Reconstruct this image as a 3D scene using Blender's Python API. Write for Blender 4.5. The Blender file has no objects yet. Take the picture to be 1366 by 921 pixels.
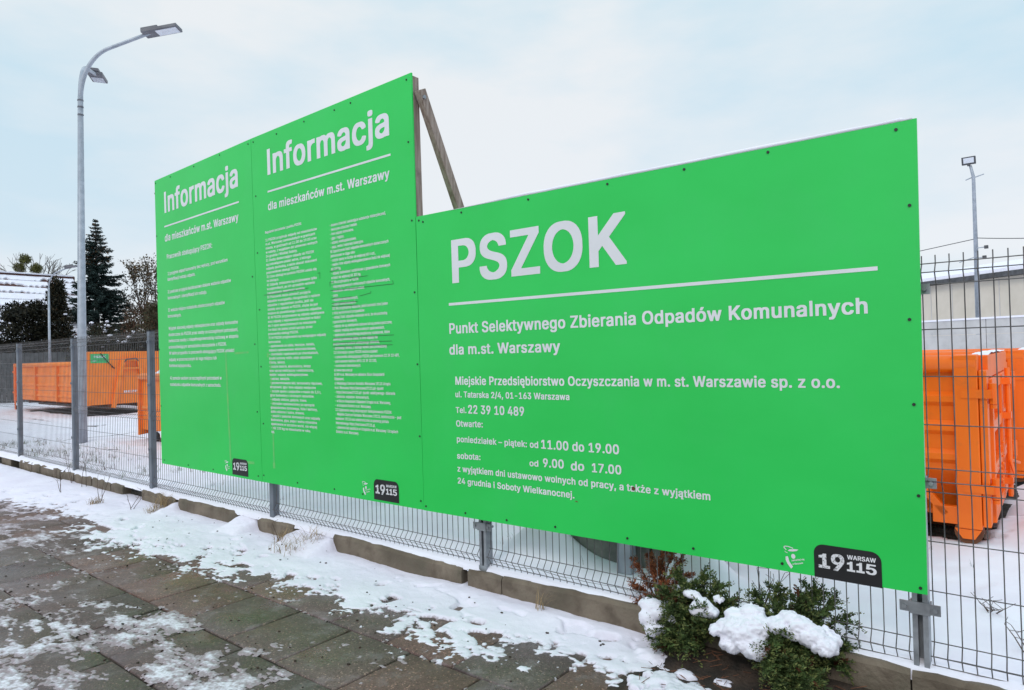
import bpy, bmesh, math, random
import numpy as np
from mathutils import Vector, Matrix
from mathutils.geometry import tessellate_polygon
random.seed(7)
RNG = np.random.default_rng(11)
SC = bpy.context.scene
COL = SC.collection

# ------------------------------------------------------------------ camera
CAM_LOC = Vector((7.458, -3.261, 1.569))
YAW, PITCH, ROLL = -0.6789, 0.0139, -0.0255
fwd = Vector((math.sin(YAW) * math.cos(PITCH), math.cos(YAW) * math.cos(PITCH), math.sin(PITCH)))
rt = Vector((math.cos(YAW), -math.sin(YAW), 0))
up = rt.cross(fwd)
rt2 = rt * math.cos(ROLL) + up * math.sin(ROLL)
up2 = -rt * math.sin(ROLL) + up * math.cos(ROLL)
cd = bpy.data.cameras.new("camera")
cam = bpy.data.objects.new("camera", cd)
COL.objects.link(cam)
m3 = Matrix((rt2, up2, -fwd)).transposed()
cam.matrix_world = Matrix.Translation(CAM_LOC) @ m3.to_4x4()
cd.sensor_width = 36.0
cd.lens = 904.12 / 1366 * 36
cd.clip_start = 0.05
cd.clip_end = 2000
SC.camera = cam

# ------------------------------------------------------------------ light
SUN_EL, SUN_AZ = math.radians(38), math.radians(172)    # azimuth clockwise from +Y: from behind the camera
w = bpy.data.worlds.new("World")
SC.world = w
w.use_nodes = True
nt = w.node_tree
nt.nodes.clear()
N = nt.nodes.new
out = N("ShaderNodeOutputWorld")
bg = N("ShaderNodeBackground")
bg.inputs["Strength"].default_value = 0.1
sky = N("ShaderNodeTexSky")
sky.sky_type = 'NISHITA'
sky.sun_disc = False
sky.sun_elevation = SUN_EL
sky.sun_rotation = SUN_AZ
tc = N("ShaderNodeTexCoord")
mp = N("ShaderNodeMapping")
mp.inputs["Scale"].default_value = (1.0, 1.0, 2.9)
mp.inputs["Location"].default_value = (0.55, 0.3, 0.0)
nz = N("ShaderNodeTexNoise")
nz.inputs["Scale"].default_value = 1.5
nz.inputs["Detail"].default_value = 6
nz.inputs["Roughness"].default_value = 0.52
rmp = N("ShaderNodeValToRGB")
rmp.color_ramp.elements[0].position = 0.40
rmp.color_ramp.elements[0].color = (0.555, 0.79, 0.915, 1)
rmp.color_ramp.elements[1].position = 0.58
rmp.color_ramp.elements[1].color = (0.885, 0.925, 0.945, 1)
# the cloud deck brightens softly towards the horizon
sepz = N("ShaderNodeSeparateXYZ")
hz = N("ShaderNodeMapRange")
hz.inputs["From Min"].default_value = 0.0
hz.inputs["From Max"].default_value = 0.55
hz.inputs["To Min"].default_value = 0.55
hz.inputs["To Max"].default_value = 0.0
mh = N("ShaderNodeMix")
mh.data_type = 'RGBA'
mh.inputs["B"].default_value = (0.84, 0.865, 0.94, 1)
mul = N("ShaderNodeVectorMath")
mul.operation = 'SCALE'
mul.inputs["Scale"].default_value = 10.0
mx = N("ShaderNodeMix")
mx.data_type = 'RGBA'
mx.inputs["Factor"].default_value = 0.93
L = nt.links.new
L(tc.outputs["Generated"], mp.inputs["Vector"])
L(mp.outputs["Vector"], nz.inputs["Vector"])
L(nz.outputs["Fac"], rmp.inputs["Fac"])
L(tc.outputs["Generated"], sepz.inputs["Vector"])
L(sepz.outputs["Z"], hz.inputs["Value"])
L(hz.outputs["Result"], mh.inputs["Factor"])
L(rmp.outputs["Color"], mh.inputs["A"])
# an overcast sky is brighter overhead than near the horizon
zen = N("ShaderNodeMapRange")
zen.interpolation_type = 'SMOOTHSTEP'
zen.inputs["From Min"].default_value = 0.50
zen.inputs["From Max"].default_value = 0.95
zen.inputs["To Min"].default_value = 10.0
zen.inputs["To Max"].default_value = 17.5
L(sepz.outputs["Z"], zen.inputs["Value"])
L(zen.outputs["Result"], mul.inputs["Scale"])
L(mh.outputs["Result"], mul.inputs[0])
L(sky.outputs["Color"], mx.inputs["A"])
L(mul.outputs["Vector"], mx.inputs["B"])
L(mx.outputs["Result"], bg.inputs["Color"])
L(bg.outputs["Background"], out.inputs["Surface"])
sd = bpy.data.lights.new("sun", 'SUN')
sd.energy = 0.85
sd.angle = math.radians(14)
sd.color = (1.0, 0.95, 0.88)
sun = bpy.data.objects.new("sun", sd)
COL.objects.link(sun)
sdir = Vector((math.sin(SUN_AZ) * math.cos(SUN_EL), math.cos(SUN_AZ) * math.cos(SUN_EL), math.sin(SUN_EL)))
sun.rotation_euler = sdir.to_track_quat('Z', 'Y').to_euler()
sun.location = (0, -8, 12)
SC.view_settings.view_transform = 'Standard'
SC.view_settings.look = 'None'
SC.view_settings.exposure = 0.0
SC.view_settings.gamma = 1.0

# ------------------------------------------------------------------ materials
def srgb(r, g, b):
    f = lambda c: (c / 255) / 12.92 if c / 255 <= 0.04045 else ((c / 255 + 0.055) / 1.055) ** 2.4
    return (f(r), f(g), f(b))

def mat(name, c1, c2=None, scale=4.0, rough=0.6, metal=0.0, bump=0.0, bscale=None, detail=6, lo=0.35, hi=0.65,
        spec=0.5, attr=None, coat=0.0, stretch=None, dirt=None):
    """procedural paint / stone / wood: two colours mixed by noise, optional bump, optional per-piece tone"""
    m = bpy.data.materials.new(name)
    m.use_nodes = True
    nt = m.node_tree
    b = nt.nodes["Principled BSDF"]
    b.inputs["Roughness"].default_value = rough
    b.inputs["Metallic"].default_value = metal
    b.inputs["Specular IOR Level"].default_value = spec
    b.inputs["Coat Weight"].default_value = coat
    tc = nt.nodes.new("ShaderNodeTexCoord")
    vec = tc.outputs["Object"]
    if stretch:
        mpn = nt.nodes.new("ShaderNodeMapping")
        mpn.inputs["Scale"].default_value = stretch
        nt.links.new(vec, mpn.inputs["Vector"])
        vec = mpn.outputs["Vector"]
    n = nt.nodes.new("ShaderNodeTexNoise")
    n.inputs["Scale"].default_value = scale
    n.inputs["Detail"].default_value = detail
    nt.links.new(vec, n.inputs["Vector"])
    r = nt.nodes.new("ShaderNodeValToRGB")
    r.color_ramp.elements[0].position = lo
    r.color_ramp.elements[1].position = hi
    c2 = c2 or c1
    r.color_ramp.elements[0].color = (*c1, 1)
    r.color_ramp.elements[1].color = (*c2, 1)
    nt.links.new(n.outputs["Fac"], r.inputs["Fac"])
    colr = r.outputs["Color"]
    if dirt:                                   # (colour, scale, lo, hi, amount)
        n3 = nt.nodes.new("ShaderNodeTexNoise")
        n3.inputs["Scale"].default_value = dirt[1]
        n3.inputs["Detail"].default_value = 9
        n3.inputs["Roughness"].default_value = 0.65
        nt.links.new(tc.outputs["Object"], n3.inputs["Vector"])
        mr = nt.nodes.new("ShaderNodeMapRange")
        mr.inputs["From Min"].default_value = dirt[2]
        mr.inputs["From Max"].default_value = dirt[3]
        mr.inputs["To Max"].default_value = dirt[4]
        nt.links.new(n3.outputs["Fac"], mr.inputs["Value"])
        mm = nt.nodes.new("ShaderNodeMix")
        mm.data_type = 'RGBA'
        mm.inputs["B"].default_value = (*dirt[0], 1)
        nt.links.new(mr.outputs["Result"], mm.inputs["Factor"])
        nt.links.new(colr, mm.inputs["A"])
        colr = mm.outputs["Result"]
    if attr:
        a = nt.nodes.new("ShaderNodeAttribute")
        a.attribute_name = attr
        mm = nt.nodes.new("ShaderNodeMix")
        mm.data_type = 'RGBA'
        mm.blend_type = 'MULTIPLY'
        mm.inputs["Factor"].default_value = 1.0
        nt.links.new(colr, mm.inputs["A"])
        nt.links.new(a.outputs["Color"], mm.inputs["B"])
        colr = mm.outputs["Result"]
    nt.links.new(colr, b.inputs["Base Color"])
    if bump:
        n2 = nt.nodes.new("ShaderNodeTexNoise")
        n2.inputs["Scale"].default_value = bscale or scale * 4
        n2.inputs["Detail"].default_value = 8
        nt.links.new(vec, n2.inputs["Vector"])
        bp = nt.nodes.new("ShaderNodeBump")
        bp.inputs["Strength"].default_value = 1.0
        bp.inputs["Distance"].default_value = bump
        nt.links.new(n2.outputs["Fac"], bp.inputs["Height"])
        nt.links.new(bp.outputs["Normal"], b.inputs["Normal"])
    return m

M = {}
M['green'] = mat('board_green', (0.020, 0.575, 0.088), (0.025, 0.615, 0.102), 1.3, 0.36, bump=0.0035, bscale=2.6, stretch=(1, 1, 1.4),
                 dirt=((0.05, 0.56, 0.14), 2.2, 0.5, 0.85, 0.4), spec=0.4)
M['ply'] = mat('board_edge', (0.10, 0.085, 0.07), (0.16, 0.13, 0.10), 30, 0.8)
M['white'] = mat('vinyl_white', (0.70, 0.70, 0.73), (0.77, 0.77, 0.80), 3, 0.45)
M['black'] = mat('vinyl_black', (0.008, 0.008, 0.009), (0.014, 0.014, 0.016), 6, 0.5)
M['pen'] = mat('marker_ink', (0.015, 0.02, 0.018), None, 6, 0.6)
M['tape'] = mat('tape_residue', (0.16, 0.55, 0.13), (0.09, 0.55, 0.14), 14, 0.6)
M['screw'] = mat('screw_dark', (0.012, 0.018, 0.014), None, 9, 0.5)
M['wood'] = mat('weathered_timber', (0.20, 0.145, 0.115), (0.36, 0.29, 0.245), 5, 0.75, bump=0.002, bscale=20, stretch=(9, 9, .8),
                dirt=((0.09, 0.06, 0.05), 7, 0.55, 0.75, 0.8))
M['wire'] = mat('fence_wire', (0.085, 0.080, 0.082), (0.17, 0.16, 0.16), 9, 0.5, metal=0.4)
M['post'] = mat('fence_post_paint', (0.145, 0.165, 0.20), (0.20, 0.22, 0.255), 5, 0.5, metal=0.2, bump=0.0005,
                dirt=((0.10, 0.11, 0.10), 4, 0.55, 0.8, 0.6))
M['galv'] = mat('galvanised_steel', (0.24, 0.25, 0.27), (0.38, 0.40, 0.43), 14, 0.45, metal=0.6, bump=0.0003,
                dirt=((0.16, 0.16, 0.15), 6, 0.55, 0.8, 0.6))
M['lamp_galv'] = mat('lamp_pole_zinc', (0.30, 0.33, 0.38), (0.40, 0.43, 0.49), 8, 0.5, metal=0.35)
M['lamp_head'] = mat('lamp_housing', (0.10, 0.10, 0.12), (0.16, 0.16, 0.18), 5, 0.5)
M['lens'] = mat('lamp_glass', (0.62, 0.64, 0.70), (0.72, 0.74, 0.8), 9, 0.2)
M['concrete'] = mat('kerb_concrete', (0.115, 0.088, 0.064), (0.235, 0.188, 0.142), 9, 0.9, bump=0.010, bscale=34,
                    dirt=((0.055, 0.050, 0.032), 4.5, 0.46, 0.70, 0.8))
M['concrete2'] = mat('ballast_concrete', (0.13, 0.13, 0.125), (0.24, 0.235, 0.22), 6, 0.9, bump=0.005, bscale=30,
                     dirt=((0.06, 0.06, 0.055), 2.5, 0.5, 0.75, 0.7))
M['orange'] = mat('container_orange', (0.90, 0.150, 0.002), (0.97, 0.178, 0.003), 3, 0.42, bump=0.0008, bscale=9,
                  dirt=((0.50, 0.13, 0.03), 5.0, 0.58, 0.80, 0.4))
M['orange2'] = mat('container_orange_door', (0.87, 0.140, 0.002), (0.95, 0.168, 0.003), 3, 0.45, bump=0.0008, bscale=9,
                   dirt=((0.42, 0.12, 0.035), 7.0, 0.58, 0.80, 0.5))
M['orange_pale'] = mat('container_orange_pale', (0.86, 0.20, 0.014), (0.95, 0.245, 0.022), 2, 0.5, bump=0.0008, bscale=9,
                         dirt=((0.42, 0.15, 0.06), 2.5, 0.55, 0.80, 0.6))  # paler, less saturated orange for the skips at the left
M['rust'] = mat('rusty_underframe', (0.09, 0.035, 0.02), (0.20, 0.075, 0.035), 7, 0.85, bump=0.003)
M['rubber'] = mat('dark_rubber', (0.015, 0.015, 0.016), (0.03, 0.03, 0.03), 10, 0.8)
M['placard'] = mat('placard_green', (0.04, 0.42, 0.13), (0.05, 0.46, 0.15), 5, 0.5)
M['wall'] = mat('hall_wall', (0.60, 0.535, 0.46), (0.66, 0.59, 0.515), 1.5, 0.8)
M['panelwall'] = mat('panel_wall', (0.47, 0.455, 0.46), (0.55, 0.53, 0.535), 2, 0.85, dirt=((0.3, 0.29, 0.29), 3, 0.5, 0.8, 0.5))
M['gutter'] = mat('gutter_dark', (0.05, 0.05, 0.055), (0.09, 0.09, 0.10), 5, 0.6)
M['tile'] = mat('roof_tile', (0.060, 0.022, 0.018), (0.11, 0.04, 0.03), 3, 0.8, bump=0.02)
M['plaster'] = mat('house_plaster', (0.35, 0.31, 0.26), (0.42, 0.38, 0.33), 2, 0.9)
M['glass'] = mat('dark_window', (0.02, 0.025, 0.03), (0.04, 0.045, 0.05), 2, 0.12)
M['screen'] = mat('dark_board_fence', (0.045, 0.05, 0.055), (0.085, 0.09, 0.095), 5, 0.8)
M['bark'] = mat('bark', (0.045, 0.035, 0.03), (0.10, 0.08, 0.065), 8, 0.95, bump=0.02)
M['leaf'] = mat('foliage', (0.75, 0.75, 0.75), (1, 1, 1), 2.0, 0.6, attr='tone', spec=0.25)
M['grass'] = mat('dry_grass', (0.85, 0.85, 0.85), (1, 1, 1), 5, 0.8, attr='tone')
M['twig'] = mat('twig', (0.05, 0.03, 0.022), (0.11, 0.07, 0.05), 12, 0.9)
M['cable'] = mat('cable', (0.05, 0.05, 0.055), None, 3, 0.6)
M['soil'] = mat('bare_soil', (0.02, 0.015, 0.011), (0.065, 0.042, 0.03), 9, 0.95, bump=0.02, bscale=45)
M['ballast'] = mat('dark_gravel', (0.018, 0.018, 0.017), (0.06, 0.058, 0.052), 14, 0.95, bump=0.03, bscale=45)

def snow_mat(name, slush=False):
    m = bpy.data.materials.new(name)
    m.use_nodes = True
    nt = m.node_tree
    b = nt.nodes["Principled BSDF"]
    b.inputs["Roughness"].default_value = 0.75
    b.inputs["Specular IOR Level"].default_value = 0.3
    b.inputs["Subsurface Weight"].default_value = 0.0
    tc = nt.nodes.new("ShaderNodeTexCoord")
    n = nt.nodes.new("ShaderNodeTexNoise")
    n.inputs["Scale"].default_value = 2.2
    n.inputs["Detail"].default_value = 7
    nt.links.new(tc.outputs["Object"], n.inputs["Vector"])
    r = nt.nodes.new("ShaderNodeValToRGB")
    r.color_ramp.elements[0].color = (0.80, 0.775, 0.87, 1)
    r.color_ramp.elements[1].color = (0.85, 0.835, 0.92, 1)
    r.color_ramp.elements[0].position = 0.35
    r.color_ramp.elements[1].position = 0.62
    nt.links.new(n.outputs["Fac"], r.inputs["Fac"])
    c = r.outputs["Color"]
    if slush:
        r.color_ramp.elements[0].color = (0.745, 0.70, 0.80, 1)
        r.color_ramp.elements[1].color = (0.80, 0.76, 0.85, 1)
        a = nt.nodes.new("ShaderNodeAttribute")
        a.attribute_name = 'thin'
        n4 = nt.nodes.new("ShaderNodeTexNoise")
        n4.inputs["Scale"].default_value = 70
        n4.inputs["Detail"].default_value = 5
        nt.links.new(tc.outputs["Object"], n4.inputs["Vector"])
        ad = nt.nodes.new("ShaderNodeMath")
        ad.operation = 'MULTIPLY_ADD'
        ad.inputs[1].default_value = 1.1
        nt.links.new(n4.outputs["Fac"], ad.inputs[0])
        sb = nt.nodes.new("ShaderNodeMath")
        sb.operation = 'ADD'
        sb.inputs[1].default_value = -0.55
        nt.links.new(a.outputs["Fac"], sb.inputs[0])
        nt.links.new(sb.outputs[0], ad.inputs[2])
        mr = nt.nodes.new("ShaderNodeMapRange")
        mr.inputs["From Min"].default_value = 0.08
        mr.inputs["From Max"].default_value = 0.75
        nt.links.new(ad.outputs[0], mr.inputs["Value"])
        mm = nt.nodes.new("ShaderNodeMix")
        mm.data_type = 'RGBA'
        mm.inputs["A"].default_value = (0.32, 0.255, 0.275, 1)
        nt.links.new(mr.outputs["Result"], mm.inputs["Factor"])
        nt.links.new(c, mm.inputs["B"])
        c = mm.outputs["Result"]
    nt.links.new(c, b.inputs["Base Color"])
    n2 = nt.nodes.new("ShaderNodeTexNoise")
    n2.inputs["Scale"].default_value = 75
    n2.inputs["Detail"].default_value = 10
    n2.inputs["Roughness"].default_value = 0.65
    nt.links.new(tc.outputs["Object"], n2.inputs["Vector"])
    bp = nt.nodes.new("ShaderNodeBump")
    bp.inputs["Strength"].default_value = 0.6
    bp.inputs["Distance"].default_value = 0.004
    nt.links.new(n2.outputs["Fac"], bp.inputs["Height"])
    nt.links.new(bp.outputs["Normal"], b.inputs["Normal"])
    return m
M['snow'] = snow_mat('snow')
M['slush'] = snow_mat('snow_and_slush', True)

def slab_mat():
    m = mat('paving_slab', (0.86, 0.765, 0.755), (1.05, 0.945, .92), 3, 0.55, spec=0.5, bump=0.0035, bscale=120, attr='tone')
    nt = m.node_tree
    b = nt.nodes["Principled BSDF"]
    tc = nt.nodes.new("ShaderNodeTexCoord")
    # damp blotches: smoother and darker stone
    n = nt.nodes.new("ShaderNodeTexNoise")
    n.inputs["Scale"].default_value = 1.6
    n.inputs["Detail"].default_value = 7
    nt.links.new(tc.outputs["Object"], n.inputs["Vector"])
    mr = nt.nodes.new("ShaderNodeMapRange")
    mr.inputs["From Min"].default_value = 0.42
    mr.inputs["From Max"].default_value = 0.6
    mr.inputs["To Min"].default_value = 0.75
    mr.inputs["To Max"].default_value = 0.24
    nt.links.new(n.outputs["Fac"], mr.inputs["Value"])
    nt.links.new(mr.outputs["Result"], b.inputs["Roughness"])
    # exposed-aggregate speckle, light and dark grains
    v = nt.nodes.new("ShaderNodeTexVoronoi")
    v.inputs["Scale"].default_value = 130
    nt.links.new(tc.outputs["Object"], v.inputs["Vector"])
    sp = nt.nodes.new("ShaderNodeSeparateColor")
    nt.links.new(v.outputs["Color"], sp.inputs["Color"])
    cr = nt.nodes.new("ShaderNodeValToRGB")
    e = cr.color_ramp.elements
    e[0].position = 0.0
    e[0].color = (0.55, 0.55, 0.55, 1)
    e[1].position = 1.0
    e[1].color = (2.6, 2.5, 2.3, 1)
    for p, c in ((0.18, 0.85), (0.8, 1.05), (0.93, 1.25)):
        q = e.new(p)
        q.color = (c, c, c, 1)
    nt.links.new(sp.outputs["Red"], cr.inputs["Fac"])
    src = b.inputs["Base Color"].links[0].from_socket
    mm = nt.nodes.new("ShaderNodeMix")
    mm.data_type = 'RGBA'
    mm.blend_type = 'MULTIPLY'
    mm.inputs["Factor"].default_value = 1.0
    nt.links.new(src, mm.inputs["A"])
    nt.links.new(cr.outputs["Color"], mm.inputs["B"])
    # thin frost film in streaks
    n2 = nt.nodes.new("ShaderNodeTexNoise")
    n2.inputs["Scale"].default_value = 5.5
    n2.inputs["Detail"].default_value = 10
    n2.inputs["Roughness"].default_value = 0.7
    nt.links.new(tc.outputs["Object"], n2.inputs["Vector"])
    m2 = nt.nodes.new("ShaderNodeMapRange")
    m2.inputs["From Min"].default_value = 0.52
    m2.inputs["From Max"].default_value = 0.78
    m2.inputs["To Max"].default_value = 0.6
    nt.links.new(n2.outputs["Fac"], m2.inputs["Value"])
    mx = nt.nodes.new("ShaderNodeMix")
    mx.data_type = 'RGBA'
    mx.inputs["B"].default_value = (0.33, 0.28, 0.295, 1)
    nt.links.new(m2.outputs["Result"], mx.inputs["Factor"])
    nt.links.new(mm.outputs["Result"], mx.inputs["A"])
    nt.links.new(mx.outputs["Result"], b.inputs["Base Color"])
    return m
M['slab'] = slab_mat()

# ------------------------------------------------------------------ object helpers
ORIGIN = {}
def tag(o, label=None, cat=None, group=None, kind=None):
    if label: o['label'] = label
    if cat: o['category'] = cat
    if group: o['group'] = group
    if kind: o['kind'] = kind
    return o

def thing(name, loc, label, cat, group=None):
    o = bpy.data.objects.new(name, None)
    o.empty_display_size = 0.2
    COL.objects.link(o)
    o.location = loc
    ORIGIN[o.name] = Vector(loc)
    return tag(o, label, cat, group)

def link(name, me, m, parent=None, smooth=False, bevel=0.0):
    o = bpy.data.objects.new(name, me)
    COL.objects.link(o)
    if m is not None: me.materials.append(m)
    if parent is not None:
        o.parent = parent
        ORIGIN[o.name] = ORIGIN[parent.name]
    else:
        ORIGIN[o.name] = Vector((0, 0, 0))
    if smooth: me.shade_smooth()
    if bevel:
        md = o.modifiers.new("bevel", 'BEVEL')
        md.width = bevel
        md.segments = 2
        md.limit_method = 'ANGLE'
        md.angle_limit = math.radians(40)
    return o

class MB:
    """collects boxes, bars, tubes and prisms given in world coordinates and links them as ONE mesh object"""
    def __init__(s): s.v = []; s.f = []
    def add(s, vs, fs):
        k = len(s.v)
        s.v += [tuple(p) for p in vs]
        s.f += [tuple(i + k for i in f) for f in fs]
        return s
    def box(s, x0, x1, y0, y1, z0, z1):
        return s.add([(x0, y0, z0), (x1, y0, z0), (x1, y1, z0), (x0, y1, z0), (x0, y0, z1), (x1, y0, z1), (x1, y1, z1), (x0, y1, z1)],
                     [(3, 2, 1, 0), (4, 5, 6, 7), (0, 1, 5, 4), (1, 2, 6, 5), (2, 3, 7, 6), (3, 0, 4, 7)])
    def bar(s, p0, p1, w, h, side=None):
        p0, p1 = Vector(p0), Vector(p1)
        d = (p1 - p0).normalized()
        a = Vector(side) if side else (Vector((0, 0, 1)) if abs(d.z) < 0.9 else Vector((1, 0, 0)))
        u = d.cross(a).normalized()
        v = u.cross(d).normalized()
        c = [(-1, -1), (1, -1), (1, 1), (-1, 1)]
        vs = [p + u * (w / 2 * i) + v * (h / 2 * j) for p in (p0, p1) for i, j in c]
        return s.add(vs, [(3, 2, 1, 0), (4, 5, 6, 7), (0, 1, 5, 4), (1, 2, 6, 5), (2, 3, 7, 6), (3, 0, 4, 7)])
    def tube(s, pts, r, n=8, caps=True):
        pts = [Vector(p) for p in pts]
        if not isinstance(r, (list, tuple)): r = [r] * len(pts)
        vs = []
        u = None
        for i, p in enumerate(pts):
            d = (pts[min(i + 1, len(pts) - 1)] - pts[max(i - 1, 0)]).normalized()
            if u is None:
                a = Vector((0, 0, 1)) if abs(d.z) < 0.9 else Vector((1, 0, 0))
                u = d.cross(a).normalized()
            u = (u - d * u.dot(d)).normalized()
            v = d.cross(u)
            for k in range(n):
                t = 2 * math.pi * k / n
                vs.append(p + (u * math.cos(t) + v * math.sin(t)) * r[i])
        fs = []
        for i in range(len(pts) - 1):
            for k in range(n):
                a, b = i * n + k, i * n + (k + 1) % n
                fs.append((a, b, b + n, a + n))
        if caps:
            fs.append(tuple(range(n - 1, -1, -1)))
            fs.append(tuple((len(pts) - 1) * n + k for k in range(n)))
        return s.add(vs, fs)
    def prism(s, poly, axis, a, b):
        """poly in the plane normal to axis ('x': (y,z), 'y': (x,z), 'z': (x,y)), extruded from a to b"""
        def P(p, t):
            return (t, p[0], p[1]) if axis == 'x' else (p[0], t, p[1]) if axis == 'y' else (p[0], p[1], t)
        n = len(poly)
        vs = [P(p, a) for p in poly] + [P(p, b) for p in poly]
        fs = [tuple(range(n)), tuple(range(2 * n - 1, n - 1, -1))] + [(i, i + n, (i + 1) % n + n, (i + 1) % n) for i in range(n)]
        return s.add(vs, fs)
    def ball(s, c, r, sub=2):
        bm = bmesh.new()
        bmesh.ops.create_icosphere(bm, subdivisions=sub, radius=1)
        rr = r if isinstance(r, (list, tuple)) else (r, r, r)
        vs = [(c[0] + v.co.x * rr[0], c[1] + v.co.y * rr[1], c[2] + v.co.z * rr[2]) for v in bm.verts]
        fs = [tuple(x.index for x in f.verts) for f in bm.faces]
        bm.free()
        return s.add(vs, fs)
    def build(s, name, m, parent=None, smooth=False, bevel=0.0):
        o = ORIGIN[parent.name] if parent is not None else Vector((0, 0, 0))
        me = bpy.data.meshes.new(name)
        me.from_pydata([(x - o.x, y - o.y, z - o.z) for x, y, z in s.v], [], s.f)
        bm = bmesh.new()
        bm.from_mesh(me)
        bmesh.ops.recalc_face_normals(bm, faces=bm.faces)
        bm.to_mesh(me)
        bm.free()
        return link(name, me, m, parent, smooth, bevel)

def fast_mesh(name, V, F, m, parent=None, smooth=False, tone=None, thin=None):
    """big meshes from numpy arrays (F is an n x 3 or n x 4 index array)"""
    V = np.asarray(V, np.float32).copy()
    F = np.asarray(F, np.int32)
    if parent is not None: V -= np.array(ORIGIN[parent.name], np.float32)
    me = bpy.data.meshes.new(name)
    k = F.shape[1]
    me.vertices.add(len(V)); me.vertices.foreach_set("co", V.ravel())
    me.loops.add(F.size); me.loops.foreach_set("vertex_index", F.ravel())
    me.polygons.add(len(F))
    me.polygons.foreach_set("loop_start", np.arange(0, F.size, k, dtype=np.int32))
    me.update(calc_edges=True)
    if tone is not None:
        a = me.attributes.new('tone', 'FLOAT_COLOR', 'POINT')
        c = np.ones((len(V), 4), np.float32)
        c[:, :3] = tone
        a.data.foreach_set("color", c.ravel())
    if thin is not None:
        a = me.attributes.new('thin', 'FLOAT', 'POINT')
        a.data.foreach_set("value", np.asarray(thin, np.float32))
    me.validate()
    return link(name, me, m, parent, smooth)

def children(o): return [c for c in COL.objects if c.parent == o]
def copy_tree(o, parent=None):
    c = o.copy()
    COL.objects.link(c)
    c.parent = parent
    ORIGIN[c.name] = ORIGIN[o.name]
    for ch in children(o):
        if ch is not c: copy_tree(ch, c)
    return c

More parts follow.
